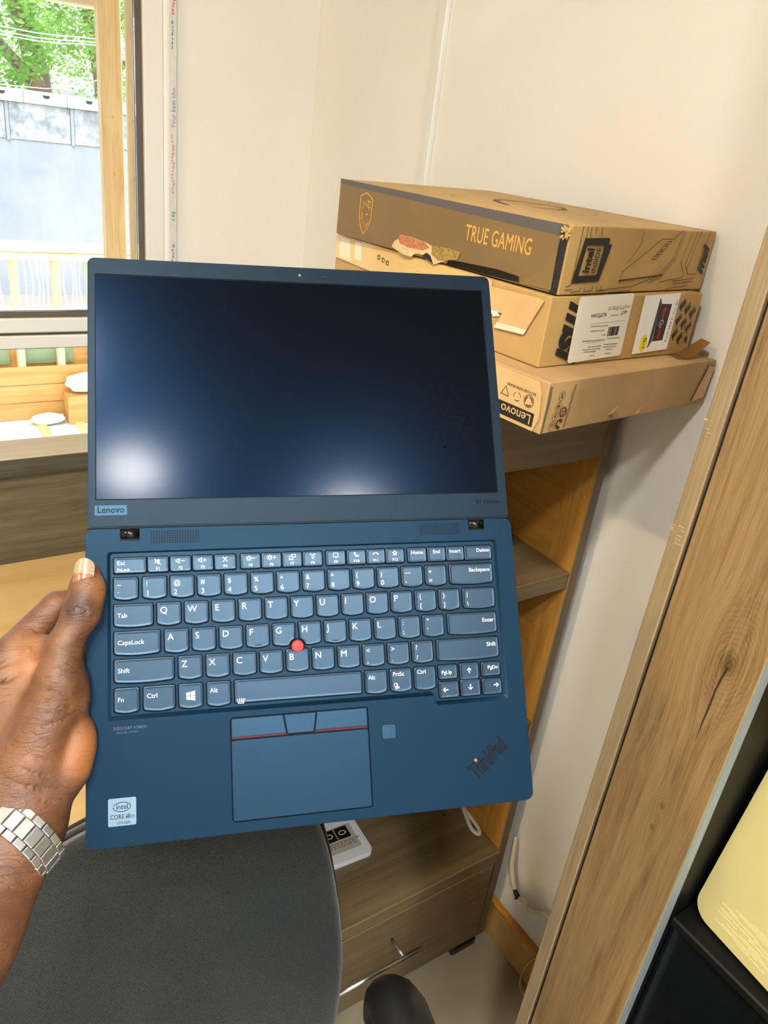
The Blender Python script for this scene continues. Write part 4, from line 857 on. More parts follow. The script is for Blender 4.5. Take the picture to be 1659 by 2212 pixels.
def key(x0, y0, x1, y1, legends, curved=True, bitten=None):
    o = keycap(x0, y0, x1, y1, curved, bitten); cx_, cy_ = (x0 + x1) / 2, (y0 + y1) / 2
    sig = (round(x1 - x0, 1), round(y1 - y0, 1), curved) if not bitten else None
    if sig and sig in KM: me = KM[sig]
    else:
        bm = bmesh.new(); n = len(o); lv = [(1.0, .8, -.0017), (1.0, .8, -.0005), (1, .18, .00008), (1, -.25, .0002), (1, -1.4, .00004)]
        rings = []
        for _, off, z in lv:
            rg = []
            for (x, y) in o:
                dx, dy = x - cx_, y - cy_; hx, hy = (x1 - x0) / 2, (y1 - y0) / 2
                rg.append(bm.verts.new(((dx * (hx + off) / hx) / 1000, -(dy * (hy + off) / hy) / 1000, z)))
            rings.append(rg)
        for i, (a_, b_) in enumerate(zip(rings, rings[1:])):
            for k in range(n):
                f = bm.faces.new((a_[k], a_[(k + 1) % n], b_[(k + 1) % n], b_[k])); f.material_index = 0 if i < 2 else 1
        f = bm.faces.new(rings[-1]); f.material_index = 1
        bmesh.ops.recalc_face_normals(bm, faces=bm.faces)
        me = bpy.data.meshes.new('key'); bm.to_mesh(me); bm.free(); me.materials.append(keyside_m); me.materials.append(keytop_m)
        if sig: KM[sig] = me
    k_ = bpy.data.objects.new('key', me); link(k_, LP); k_.location = (cx_ / 1000, -cy_ / 1000, 0)
    for (s_, lx, ly, size, al) in legends:
        if callable(s_): s_(k_, (lx - cx_) / 1000, -(ly - cy_) / 1000, size)
        else: text('legend', s_, size / 1000, legend_m, k_, frame(((lx - cx_) / 1000, -(ly - cy_) / 1000, .00022), (1, 0, 0), (0, 1, 0)), al, ext=.00004)
    return k_
Z0 = .00022
def ic(lines=(), polys=(), w=.00042):
    def f(k_, x, y, s_):
        bm = bmesh.new(); M = Matrix.Translation((x, y, Z0)) @ Matrix.Diagonal((s_ / 1000, s_ / 1000, 1, 1))
        strokes(bm, M, lines, w / (s_ / 1000), .0)
        for p in polys: bm.faces.new([bm.verts.new(M @ Vector((a_, b_, 0))) for a_, b_ in p])
        bmesh.ops.recalc_face_normals(bm, faces=bm.faces); from_bm('legend', bm, legend_m, k_)
    return f
spk = [(-.55, -.2), (-.25, -.2), (.1, -.5), (.1, .5), (-.25, .2), (-.55, .2), (-.55, -.2)]
cir = lambda r, n=14, a0=0, a1=360, cx_=0, cy_=0: [(cx_ + r * math.cos(math.radians(a0 + (a1 - a0) * k / n)), cy_ + r * math.sin(math.radians(a0 + (a1 - a0) * k / n))) for k in range(n + 1)]
sunl = [cir(.28)] + [[(.42 * math.cos(a_), .42 * math.sin(a_)), (.6 * math.cos(a_), .6 * math.sin(a_))] for a_ in [k * math.pi / 4 for k in range(8)]]
off = lambda L, dx, dy=0: [[(x + dx, y + dy) for x, y in l_] for l_ in L]
star = [(( .6 if k % 2 == 0 else .26) * math.sin(k * math.pi / 5), (.6 if k % 2 == 0 else .26) * math.cos(k * math.pi / 5)) for k in range(11)]
icons = [ic([spk, [(-.6, .6), (.5, -.6)], [(.25, .3), (.25, -.3)]]), ic(off([spk], -.35) + [[(.15, 0), (.75, 0)]]), ic(off([spk], -.35) + [[(.1, 0), (.7, 0)], [(.4, -.3), (.4, .3)]]),
         ic([[(-.4, -.5), (.4, .5)], [(-.45, .5), (.45, -.5)], [(-.1, .3), (.1, .3), (.1, .0)]]), ic(off(sunl, -.35) + [[(.4, 0), (.95, 0)]]), ic(off(sunl, -.35) + [[(.4, 0), (.95, 0)], [(.67, -.28), (.67, .28)]]),
         ic([[(-.6, -.5), (.1, -.5), (.1, .1), (-.6, .1), (-.6, -.5)], [(-.1, .1), (-.1, .55), (.75, .55), (.75, -.1), (.1, -.1)], [(-.7, -.65), (.2, -.65)]]), ic([[(-.1, -.6), (-.1, .2), (-.5, .5)], [(-.1, .2), (.3, .5)], [(-.6, .3), (-.4, .6)], [(.15, -.5), (.35, -.1)], [(.4, .2), (.55, .45)]]),
         ic([[(-.5, .5), (.5, .5), (.5, -.4), (.1, -.4), (0, -.55), (-.1, -.4), (-.5, -.4), (-.5, .5)]]), ic([[(-.5, .45), (-.3, .5), (-.2, .2), (-.3, .1), (-.05, -.25), (.1, -.3), (.4, -.15), (.5, -.35), (.3, -.5)], [(-.5, .45), (-.4, 0), (-.05, -.4), (.3, -.5)]], w=.0005), ic([[(-.6, -.15), (-.4, .15), (0, .25), (.4, .15), (.6, -.15)], [(-.6, -.15), (-.4, -.1), (-.35, .02)], [(.6, -.15), (.4, -.1), (.35, .02)]], w=.0005), ic([star])]
FY0, FY1 = 22.0, 32.6
key(19.2, FY0, 40.9, FY1, [('Esc', 21.2, 27.0, 4.4, 'LEFT'), ('FnLock', 21.2, 31.3, 3.0, 'LEFT')], False)
fx = [(42.4, 56.3), (58, 72.2), (73.8, 87.9), (89.4, 104.2), (108.2, 122.2), (123.5, 137.6), (138.9, 153), (154.3, 168.5), (171.8, 186.2), (188, 201.9), (203.1, 217.1), (218.3, 232.3)]
for i, (a_, b_) in enumerate(fx): key(a_, FY0, b_, FY1, [(icons[i], (a_ + b_) / 2, 25.4, 3.4, 'C'), ('F%d' % (i + 1), (a_ + b_) / 2, 31.4, 3.0, 'CENTER')], False)
key(235.8, FY0, 250.2, FY1, [('Home', 243, 26.8, 3.9, 'CENTER')], False); key(251.8, FY0, 265.8, FY1, [('End', 258.8, 26.8, 3.9, 'CENTER')], False); key(267.1, FY0, 281.0, FY1, [('Insert', 274, 26.8, 3.9, 'CENTER')], False); key(282.2, FY0, 304, FY1, [('Delete', 302.4, 26.8, 3.9, 'RIGHT')], False)
def duo(x, y, up_, lo): return [(up_, x + 2.2, y + 6.4, 4.8, 'LEFT'), (lo, x + 2.2, y + 13.2, 5.2, 'LEFT')]
key(19, 36.2, 35.2, 51.7, duo(19, 36.2, '~', '`'))
for i, (a_, b_) in enumerate(zip('!@#$%^&*()_+', '1234567890-=')): x = 38.6 + 19.12 * i; key(x, 36.2, x + 16.2, 51.7, duo(x, 36.2, a_ if a_ != '_' else '\u2014', b_))
key(268.6, 36.2, 303.6, 51.7, [('Backspace', 301.6, 42.2, 4.2, 'RIGHT')])
key(19, 55.2, 45.2, 71, [('Tab', 21.2, 64.2, 4.4, 'LEFT')])
for i, c in enumerate('QWERTYUIOP'): x = 48.3 + 19.12 * i; key(x, 55.2, x + 16.1, 71, [(c, x + 1.9, 62.4, 6.4, 'LEFT')])
for i, (a_, b_) in enumerate(('{[', '}]')): x = 48.3 + 19.12 * (10 + i); key(x, 55.2, x + 16.1, 71, [(a_, x + 3.0, 61.4, 4.6, 'LEFT'), (b_, x + 3.2, 68.2, 4.6, 'LEFT')])
key(278.1, 55.2, 303.8, 71, [('|', 280.8, 61.4, 4.4, 'LEFT'), ('\\', 280.8, 68.6, 4.8, 'LEFT')])
key(19, 74.4, 49.8, 90.6, [('CapsLock', 21.2, 83.2, 4.5, 'LEFT')])
bump_bar = ic([[(-.55, 0), (.55, 0)]], w=.0007)
for i, c in enumerate('ASDFGHJKL'):
    x = 53.2 + 19.12 * i; lg = [(c, x + 1.9, 81.6, 6.4, 'LEFT')]
    k_ = key(x, 74.4, x + 16.1, 90.6, lg, bitten='G' if c in 'GH' else None)
    if c in 'FJ': plate('home_bump', rrect(-.0022, -.0068, .0022, -.0062, .0002), .00004, .0006, keyside_m, k_)
for i, (a_, b_) in enumerate((':;', '"\'')): x = 53.2 + 19.12 * (9 + i); key(x, 74.4, x + 16.1, 90.6, [(a_, x + 2.8, 80.6, 5.0, 'LEFT'), (b_, x + 2.8, 87.4, 5.0, 'LEFT')])
key(264.2, 74.4, 303.8, 90.6, [('Enter', 301.8, 81.8, 4.4, 'RIGHT')])
key(19, 93.8, 59, 109.8, [('Shift', 21.2, 102.6, 4.5, 'LEFT')])
for i, c in enumerate('ZXCVBNM'): x = 62.4 + 19.12 * i; key(x, 93.8, x + 16.1, 109.8, [(c, x + 1.9, 101.2, 6.4, 'LEFT')], bitten='B2' if c == 'B' else None)
for i, (a_, b_) in enumerate(('<,', '>.', '?/')): x = 62.4 + 19.12 * (7 + i); key(x, 93.8, x + 16.1, 109.8, [(a_, x + 2.4, 99.8, 5.0, 'LEFT'), (b_, x + 2.8, 107.2, 5.0, 'LEFT')])
key(254.2, 93.8, 303.8, 109.8, [('Shift', 301.9, 100.6, 4.4, 'RIGHT')])
BY0, BY1 = 113.3, 130
key(18.9, BY0, 35.2, BY1, [('Fn', 21, 122.4, 4.5, 'LEFT')]); key(38.3, BY0, 59.4, BY1, [('Ctrl', 40.4, 121, 4.5, 'LEFT')])
winlg = ic([], [[(-.5, -.38), (-.06, -.46), (-.06, -.04), (-.5, -.04)], [(.02, -.47), (.5, -.56), (.5, -.04), (.02, -.04)], [(-.5, .04), (-.06, .04), (-.06, .46), (-.5, .38)], [(.02, .04), (.5, .04), (.5, .56), (.02, .47)]])
key(62.3, BY0, 78.4, BY1, [(winlg, 70.3, 121.6, 6.0, 'C')]); key(81.7, BY0, 97.8, BY1, [('Alt', 83.6, 120.4, 4.5, 'LEFT')])
lampi = ic([[(-.6, -.5), (.6, -.5), (.45, -.2), (-.45, -.2), (-.6, -.5)], [(-.6, 0), (-.8, .35)], [(-.25, .05), (-.3, .45)], [(.1, .05), (.1, .45)], [(.4, .05), (.5, .42)], [(.65, 0), (.85, .32)]])
key(101.1, BY0, 193.7, BY1 - 1.2, [(lampi, 105.2, 127.6, 3.4, 'C')], False)
snip = ic([cir(.4, 12, 0, 300, -.15, .25), cir(.18, 10, 0, 360, -.1, -.5), cir(.18, 10, 0, 360, .45, -.4), [(-.05, -.3), (.35, .3)], [(.4, -.2), (.0, .35)]])
key(197, BY0, 213.1, BY1, [('Alt', 199, 119.6, 4.3, 'LEFT')]); key(216.1, BY0, 232.2, BY1, [('PrtSc', 218, 118.4, 4.2, 'LEFT'), (snip, 220.4, 125.6, 3.2, 'C')]); key(235, BY0, 251.2, BY1, [('Ctrl', 237, 118.0, 4.2, 'LEFT')])
arrow = lambda d: ic([], [[(x * d[0] - y * d[1], x * d[1] + y * d[0]) for x, y in p] for p in ([(-.5, -.1), (.1, -.1), (.1, .1), (-.5, .1)], [(.0, -.42), (.16, -.42), (.55, 0), (.16, .42), (.0, .42), (.22, .08), (.22, -.08)])])
key(254.2, 113, 268.7, 123, [('PgUp', 256.2, 119.6, 3.9, 'LEFT')], False); key(271.4, 112.6, 286, 124.4, [(arrow((0, 1)), 278.6, 118.2, 4.0, 'C')], False); key(288.9, 113, 303.8, 123, [('PgDn', 302.2, 118.2, 3.9, 'RIGHT')], False)
key(254, 125.6, 269, 137, [(arrow((-1, 0)), 258.8, 131.4, 4.0, 'C')], False); key(271.2, 125.2, 286.4, 137, [(arrow((0, -1)), 278.8, 130.6, 4.0, 'C')], False); key(288.9, 125.6, 303.9, 137, [(arrow((1, 0)), 299.6, 130.4, 4.0, 'C')], False)
# pointing stick
plate('stick_well', circle(.1472, -.0917, .0060, 28), -.0016, -.0012, dark_m, LP)
bm = bmesh.new(); prof = [(.0022, -.0014), (.0026, .0005), (.0040, .0010), (.0044, .0017), (.0042, .0024), (.0034, .0028), (.0, .00265)]
rings = [[bm.verts.new((.1472 + r * math.cos(2 * math.pi * k / 28), -.0915 + r * math.sin(2 * math.pi * k / 28), z)) for k in range(28)] for r, z in prof[:-1]]
for a_, b_ in zip(rings, rings[1:]):
    for k in range(28): bm.faces.new((a_[k], a_[(k + 1) % 28], b_[(k + 1) % 28], b_[k]))
bm.faces.new(rings[-1]); from_bm('pointing_stick', bm, red_m, LP, True)
# click buttons and touchpad
plate('touchpad_tray', tpd, -.0046, -.0016, dark_m, LP)
bt_m = blue_cast('button_satin', srgb(8, 28, 46), .40, .8)
for pts in ([(97.9, 140.9), (98.6, 139.9), (134.8, 139.9), (136.9, 152.6), (97.9, 152.6)], [(159.6, 139.9), (196.2, 139.9), (196.9, 140.8), (196.9, 152.6), (157.4, 152.6)]):
    b_ = plate('click_button', mm(pts), -.0016, -.0001, bt_m, LP); soften(b_, .0004, 2)
    xs_ = [p[0] for p in pts]; plate('red_stripe', mm([(min(xs_) + .2, 152.6), (max(xs_) - .2, 152.6), (max(xs_) - .2, 154.1), (min(xs_) + .2, 154.1)]), -.0016, -.0004, red_gloss, b_)
b_ = plate('click_button', mm([(135.5, 139.9), (158.9, 139.9), (156.8, 153.4), (137.5, 153.4)]), -.0016, .0001, bt_m, LP); soften(b_, .0004, 2)
for i in range(7): plate('grip_dot', circle((139.4 + 2.6 * i) / 1000, -.1423, .0006, 12), .0001, .0004, blue_cast('dot_%d' % i, srgb(20, 40, 60), .3) if i == 0 else MATS['dot_0'], b_)
tpm = blue_cast('touchpad_satin', srgb(3, 22, 38), .38, .6)
t_ = plate('touchpad', mmr(97.6, 155.0, 197.0, 210.0, 1.5, 3), -.0016, -.0003, tpm, LP); soften(t_, .0003, 1)
# fingerprint reader, sticker, wordmarks
fp = plate('fingerprint_reader', mmr(207.4, 153.2, 217.7, 163.4, 1.8, 4), 0, .00022, blue_cast('reader_satin', srgb(30, 54, 76), .34), LP); soften(fp, .0002, 2); plate('reader_gap', mmr(206.9, 152.7, 218.2, 163.9, 2.2, 4), 0, .00006, dark_m, fp)
stm = N('foil_sticker'); _c = stm.coord(); _b = stm.n('ShaderNodeTexBrick'); _b.offset = 0; _b.inputs['Scale'].default_value = 1000; _b.inputs['Brick Width'].default_value = .62; _b.inputs['Row Height'].default_value = .62; _b.inputs['Mortar Size'].default_value = .09
_b.inputs['Color1'].default_value = srgb(136, 160, 178); _b.inputs['Color2'].default_value = srgb(128, 154, 174); _b.inputs['Mortar'].default_value = srgb(78, 100, 122); stm.l(_c, _b.inputs['Vector']); stm.set(Base_Color=_b.outputs['Color'], Roughness=.3, Metallic=.35)
st_ = plate('processor_sticker', mmr(14.4, 186.2, 32.6, 204.3, 1.0, 3), 0, .00015, stm.m, LP)
ink = plain('sticker_ink', srgb(14, 36, 54), .5, spec=.2); SM = lambda x, y: frame((x / 1000, -y / 1000, .00016), (1, 0, 0), (0, 1, 0))
text('sticker_lettering', 'intel', .0046, ink, st_, SM(23.4, 193.4), 'CENTER', bold=.012, ext=.00003)
bm = bmesh.new(); strokes(bm, SM(23.3, 192.0), [[(x, y) for x, y in [(.0056 * math.cos(math.radians(t)), .0030 * math.sin(math.radians(t)) + .0002 * math.cos(math.radians(t))) for t in range(-10, 165, 12)]], [(.0056 * math.cos(math.radians(t)), .0030 * math.sin(math.radians(t))) for t in range(185, 345, 12)]], .0005, .00003); from_bm('sticker_swirl', bm, ink, st_)
text('sticker_lettering', 'CORE i7', .0043, ink, st_, SM(15.6, 199.8), sx=.82, bold=.012, ext=.00003); text('sticker_lettering', 'vPRO', .0031, ink, st_, SM(25.6, 199.8), sx=.82, bold=.012, ext=.00003); text('sticker_lettering', '10TH GEN', .0026, ink, st_, SM(19.3, 203.2), sx=.80, bold=.012, ext=.00003)
wm = plain('faint_grey_print', srgb(48, 66, 84), .5)
text('sound_lettering', 'DOLBY ATMOS', .0027, wm, LP, SM(22.0, 140.9), sx=.98, ext=.00003, bold=.01); text('sound_lettering', 'SPEAKER SYSTEM', .0019, wm, LP, SM(20.2, 143.6), sx=.98, ext=.00003)
bm = bmesh.new(); M = SM(20.0, 140.0); bars(bm, M, [(-.0016, -.001, -.0012, .001), (.0012, -.001, .0016, .001)], .00005); strokes(bm, M, [[(-.0014, .001), (-.0004, .0006), (-.0004, -.0006), (-.0014, -.001)], [(.0014, .001), (.0004, .0006), (.0004, -.0006), (.0014, -.001)]], .0003, .00003); from_bm('sound_mark', bm, wm, LP)
# raised wordmark, slanting up to the right
ang = Vector((303.5 - 278.0, -(180.5 - 201.0), 0)).normalized()
wdm = plain('embossed_letters', srgb(3, 14, 26), .4, spec=.15)
wmk = text('embossed_wordmark', 'ThinkPad', .0130, wdm, LP, frame((.2788, -.1998, .0002), ang, (-ang.y, ang.x, 0)), bold=.035, ext=.0004, space=.98, fit=(.0345, .0122))
plate('red_dot', circle(.2786, -.1850, .0011, 16), 0, .0007, plain('red_led', srgb(250, 70, 50), .4, Emission_Color=srgb(255, 60, 40), Emission_Strength=.7), wmk)

# ================================================================== the hand and forearm that hold the laptop
# modelled in the laptop's frame in millimetres: (right, down, out of the screen)
def surface_nets(F, org, h):
    nx, ny, nz = F.shape; ins = F < 0
    c = [ins[i:nx - 1 + i, j:ny - 1 + j, k:nz - 1 + k] for i in (0, 1) for j in (0, 1) for k in (0, 1)]
    s = sum(x.astype(np.int8) for x in c); act = (s > 0) & (s < 8); idx = -np.ones(act.shape, np.int64)
    I = np.argwhere(act); idx[tuple(I.T)] = np.arange(len(I)); acc = np.zeros((len(I), 3)); cnt = np.zeros(len(I))
    off = [(i, j, k) for i in (0, 1) for j in (0, 1) for k in (0, 1)]
    for a in range(8):
        for b in range(a + 1, 8):
            d = np.array(off[b]) - np.array(off[a])
            if np.abs(d).sum() != 1: continue
            A = F[I[:, 0] + off[a][0], I[:, 1] + off[a][1], I[:, 2] + off[a][2]]; B = F[I[:, 0] + off[b][0], I[:, 1] + off[b][1], I[:, 2] + off[b][2]]
            m = (A < 0) != (B < 0); t = np.where(m, A / np.where(m, A - B, 1), 0)
            acc += np.where(m[:, None], np.array(off[a]) + t[:, None] * d, 0); cnt += m
    V = org + (I + acc / cnt[:, None]) * h; Q = []
    for ax in range(3):
        e = [0, 0, 0]; e[ax] = 1; b1, b2 = (ax + 1) % 3, (ax + 2) % 3
        s0 = [slice(1, n - 1) for n in F.shape]; s1 = [slice(1 + e[k], F.shape[k] - 1 + e[k]) for k in range(3)]
        A = ins[tuple(s0)]; B = ins[tuple(s1)]; P = np.argwhere(A != B) + 1
        fl = A[tuple((P - 1).T)]
        def cell(d1, d2):
            q = P.copy(); q[:, b1] -= d1; q[:, b2] -= d2
            ok = np.all((q >= 0) & (q < np.array(act.shape)), 1); r = -np.ones(len(q), np.int64); r[ok] = idx[tuple(q[ok].T)]; return r
        q = np.stack([cell(1, 1), cell(0, 1), cell(0, 0), cell(1, 0)], 1); q[~fl] = q[~fl][:, ::-1]; Q.append(q[(q >= 0).all(1)])
    return V, np.concatenate(Q)
def seg(P, a, b, ra, rb):
    a = np.array(a, np.float32); b = np.array(b, np.float32); d = b - a
    t = np.clip(((P - a) @ d) / (d @ d), 0, 1); return np.linalg.norm(P - a - t[..., None] * d, axis=-1) - (ra + (rb - ra) * t)
def ell(P, c, r, ax=None):
    q = P - np.array(c, np.float32)
    if ax is not None: q = q @ np.array(ax, np.float32).T
    r = np.array(r, np.float32); k = np.linalg.norm(q / r, axis=-1); return (k - 1) * r.min()
def smin(a, b, k):
    h = np.clip(.5 + .5 * (b - a) / k, 0, 1); return b + (a - b) * h - k * h * (1 - h)
WR = np.array((-41., 199., 10.)); FD = np.array((-.374, .825, .425)); FD /= np.linalg.norm(FD)
def hand_sdf(P):
    th = [((2.6, 32.5, 9.6), (3, 42, 11), 8.3, 10.4), ((3, 42, 11), (-.5, 59.5, 13), 10.4, 12.0), ((-.5, 59.5, 13), (-11, 81, 14.5), 12.0, 11.0), ((-11, 81, 14.5), (-14.5, 104, 15), 11.0, 15.5), ((-14, 104, 15), (-31, 155, 10), 15.5, 22)]
    d = None
    for a, b, ra, rb in th: e = seg(P, a, b, ra, rb); d = e if d is None else smin(d, e, 5)
    d = smin(d, ell(P, (2.2, 48, 9), (11.3, 14, 8.5)), 4)
    d = smin(d, ell(P, (-9, 114, 9), (13.5, 24, 13)), 4)                     # ball of the thumb
    pal = seg(P, (-53, 90, -8), (-44, 170, 4), 14, 24)
    for a, b, ra, rb in (((-60, 104, -18), (-44, 175, 2), 14, 23), ((-62, 122, -22), (-46, 180, 0), 13.5, 22), ((-58, 140, -22), (-42, 180, 0), 13, 22), ((-35, 98, -2), (-40, 150, 2), 12, 20)): pal = smin(pal, seg(P, a, b, ra, rb), 8)
    pal = smin(pal, seg(P, (-36, 172, 6), WR, 24, 25), 12)
    d = smin(d, pal, 7)
    d = smin(d, seg(P, (-16, 84, 9), (-42, 80, -8), 9, 11), 6)
    d = smin(d, seg(P, (-9, 70, -2), (-11, 120, -2), 8.5, 11), 5)
    d = np.minimum(smin(d, ell(P, (-8.5, 152, 6), (16, 27, 14), ((.97, .22, 0), (-.22, .97, 0), (0, 0, 1))), 3.0), 1e9)  # heel of the palm against the edge
    d = smin(d, seg(P, (-12, 165, 8), (-34, 190, 8), 13, 20), 8)
    side = np.cross(FD, (0, 0, 1.)); side /= np.linalg.norm(side); nrm = np.cross(side, FD)
    def arm(c0, c1, w0, w1, fl):
        q = P - np.array(c0, np.float32); L_ = np.linalg.norm(np.array(c1) - c0); t = np.clip(q @ FD.astype(np.float32), 0, L_)
        r = w0 + (w1 - w0) * t / L_; x = q @ side.astype(np.float32); y = q @ nrm.astype(np.float32) ; z = (q @ FD.astype(np.float32)) - t
        return np.sqrt(x * x + (y / fl) ** 2 + z * z) - r
    d = smin(d, arm(WR - FD * 4, WR + FD * 60, 28.5, 31, .78), 10)
    d = smin(d, arm(WR + FD * 60, WR + FD * 250, 31, 44, .86), 10)
    fingers = [[(-53, 89, -8), (-22, 53, -17.5), (3, 47.5, -24), (26, 47, -23.5)], [(-62, 103, -20), (-24, 75, -29), (4, 72.5, -24.5), (30, 73, -23.5)], [(-64, 122, -23), (-26, 98, -31), (3, 96.5, -24.5), (28, 98, -23.5)], [(-60, 140, -23), (-28, 123, -29), (-4, 123, -24), (18, 126, -22)]]
    for F_, rr in zip(fingers, ((13, 10.3, 9, 7.2), (13, 10.5, 9.2, 7.4), (12.5, 10, 8.8, 7.2), (12, 9, 8, 6.6))):
        f = seg(P, F_[0], F_[1], rr[0], rr[1])
        for i in (1, 2): f = smin(f, seg(P, F_[i], F_[i + 1], rr[i], rr[i + 1]), 2)
        d = smin(d, f, 4)
    # creases: at the root of the thumb, knuckle folds, palm and wrist lines
    def cut(a, b, r=.9, dep=0): 
        nonlocal d; c = seg(P, a, b, r, r); d = np.maximum(d, -c) if dep else -smin(-d, c, 1.6)
    cut((6, 84, 20), (-10, 83, 28), 1.2); cut((5, 90, 20), (-9, 92, 30), .6)
    for k, y in enumerate((51.5, 54.5, 58, 61.5)): cut((-9, y + 1.5, 22.5), (2, y - .5, 25.2), .55); cut((2, y - .5, 25.2), (9, y + 1, 21), .5)
    cut((4, 130, 19), (-8, 139, 24.5), 1.0); cut((-8, 139, 24.5), (-14, 147, 29), .8)
    for k in range(5): cut((4 - k, 100 + 6.5 * k, 21), (-22, 102 + 7.5 * k, 31.5), .45)
    for k in range(4): cut((-4 - 4 * k, 162 + 6 * k, 24), (-34 - 3 * k, 146 + 9 * k, 33), .6)
    cut((-34, 82, 8), (-58, 95, 6), 1.4); cut((-30, 92, 12), (-52, 104, 8), 1.0)
    # the laptop's own body presses into the palm
    lap = np.maximum(np.maximum(-(P[..., 0] - .2), P[..., 2] + .0), -(P[..., 2] + 13.7)); d = np.maximum(d, -lap)
    return d
HV, HF = [], []
h = 1.5; lo = np.array((-100., 18., -48.)); hi = np.array((36., 232., 62.))
# one grid from the finger tips to the middle of the forearm, then a coarser one is not needed: grow the box along the arm
lo = np.array((-185., 16., -48.)); hi = np.array((38., 452., 178.))
nx, ny, nz = [int(x) for x in np.ceil((hi - lo) / 6.0)]
g6 = np.stack(np.meshgrid(*[lo[i] + 6.0 * np.arange(n + 1) for i, n in enumerate((nx, ny, nz))], indexing='ij'), -1).astype(np.float32)
D6 = hand_sdf(g6)
fac = 4; h = 6.0 / fac
Ff = np.repeat(np.repeat(np.repeat(D6[:-1, :-1, :-1], fac, 0), fac, 1), fac, 2)       # far cells keep the coarse value
near = np.argwhere(np.abs(D6[:-1, :-1, :-1]) < 13.0)
sub4 = np.stack(np.meshgrid(*[np.arange(fac) * h] * 3, indexing='ij'), -1).astype(np.float32)
for s0 in range(0, len(near), 4000):
    nb = near[s0:s0 + 4000]; base_p = lo + nb * 6.0
    vals = hand_sdf(base_p[:, None, None, None, :].astype(np.float32) + sub4[None])
    for k in range(len(nb)):
        i, j, l_ = nb[k] * fac; Ff[i:i + fac, j:j + fac, l_:l_ + fac] = vals[k]
V_, Q_ = surface_nets(Ff, lo, h)
verts = np.stack([V_[:, 0], -V_[:, 1], V_[:, 2]], 1) / 1000.0
skin = N('skin'); _c = skin.coord()
_tc = skin.n('ShaderNodeSeparateXYZ'); skin.l(_c, _tc.inputs[0])
_base = skin.ramp(skin.noise(_c, 55, 6, .65), [(.3, srgb(75, 45, 28)), (.55, srgb(98, 62, 37)), (.75, srgb(116, 75, 46))])
def blob(cx_, cy_, cz_, r0, r1):
    v = skin.n('ShaderNodeVectorMath', operation='DISTANCE'); skin.l(_c, v.inputs[0]); v.inputs[1].default_value = (cx_, cy_, cz_)
    m = skin.n('ShaderNodeMapRange'); m.interpolation_type = 'SMOOTHSTEP'; m.inputs['From Min'].default_value = r1; m.inputs['From Max'].default_value = r0; skin.l(v.outputs['Value'], m.inputs['Value']); return m.outputs[0]
_b1 = skin.mix(_base, srgb(143, 89, 48), blob(.004, -.154, .012, .008, .026))          # paler palm side
_b1 = skin.mix(_b1, srgb(144, 96, 55), blob(.010, -.045, .010, .004, .016))
_b1 = skin.mix(_b1, srgb(136, 89, 54), blob(-.030, -.090, -.002, .008, .030))
_b1 = skin.mix(_b1, srgb(57, 32, 22), blob(-.003, -.056, .026, .004, .016))           # darker knuckle skin
skin.set(Base_Color=_b1, Roughness=.48, Specular_IOR_Level=.5)
_ln = skin.noise(skin.coord((220, 900, 220), rot=(0, 0, .5)), 1.0, 4, .6); _pr = skin.noise(_c, 900, 3)
_sm = skin.n('ShaderNodeMath', operation='ADD'); skin.l(_ln, _sm.inputs[0]); skin.l(_pr, _sm.inputs[1]); _wv2 = skin.n('ShaderNodeTexWave', wave_type='BANDS', bands_direction='Y'); _wv2.inputs['Scale'].default_value = 70; _wv2.inputs['Distortion'].default_value = 16; _wv2.inputs['Detail'].default_value = 3; _wv2.inputs['Detail Scale'].default_value = 1.4
skin.l(skin.coord((.45, 1, .45), rot=(0, 0, .35)), _wv2.inputs['Vector'])
_cr0 = skin.ramp(_wv2.outputs['Fac'], [(.0, (0, 0, 0, 1)), (.12, (1, 1, 1, 1))]); _msk = skin.ramp(skin.noise(_c, 38, 3), [(.44, (1, 1, 1, 1)), (.58, (0, 0, 0, 1))]); _cr = skin.mix(_cr0, (1, 1, 1, 1), _msk)
_s2 = skin.n('ShaderNodeMath', operation='ADD'); skin.l(_sm.outputs[0], _s2.inputs[0]); skin.l(_cr, _s2.inputs[1]); skin.set(Base_Color=skin.mix(skin.mix(_b1, srgb(52, 30, 20), .28), _b1, _cr)); skin.bump(_s2.outputs[0], .45, .0007); skin = skin.m
me = bpy.data.meshes.new('person'); me.from_pydata(verts.tolist(), [], Q_.tolist()); me.update(); me.materials.append(skin)
me.polygons.foreach_set('use_smooth', [True] * len(me.polygons))
PER = bpy.data.objects.new('person', me); link(PER); PER.matrix_world = LM_
tag(PER, 'left hand and bare forearm of a person gripping the laptop by its edge', 'person')
sm_ = PER.modifiers.new('smooth', 'SMOOTH'); sm_.factor = .5; sm_.iterations = 2
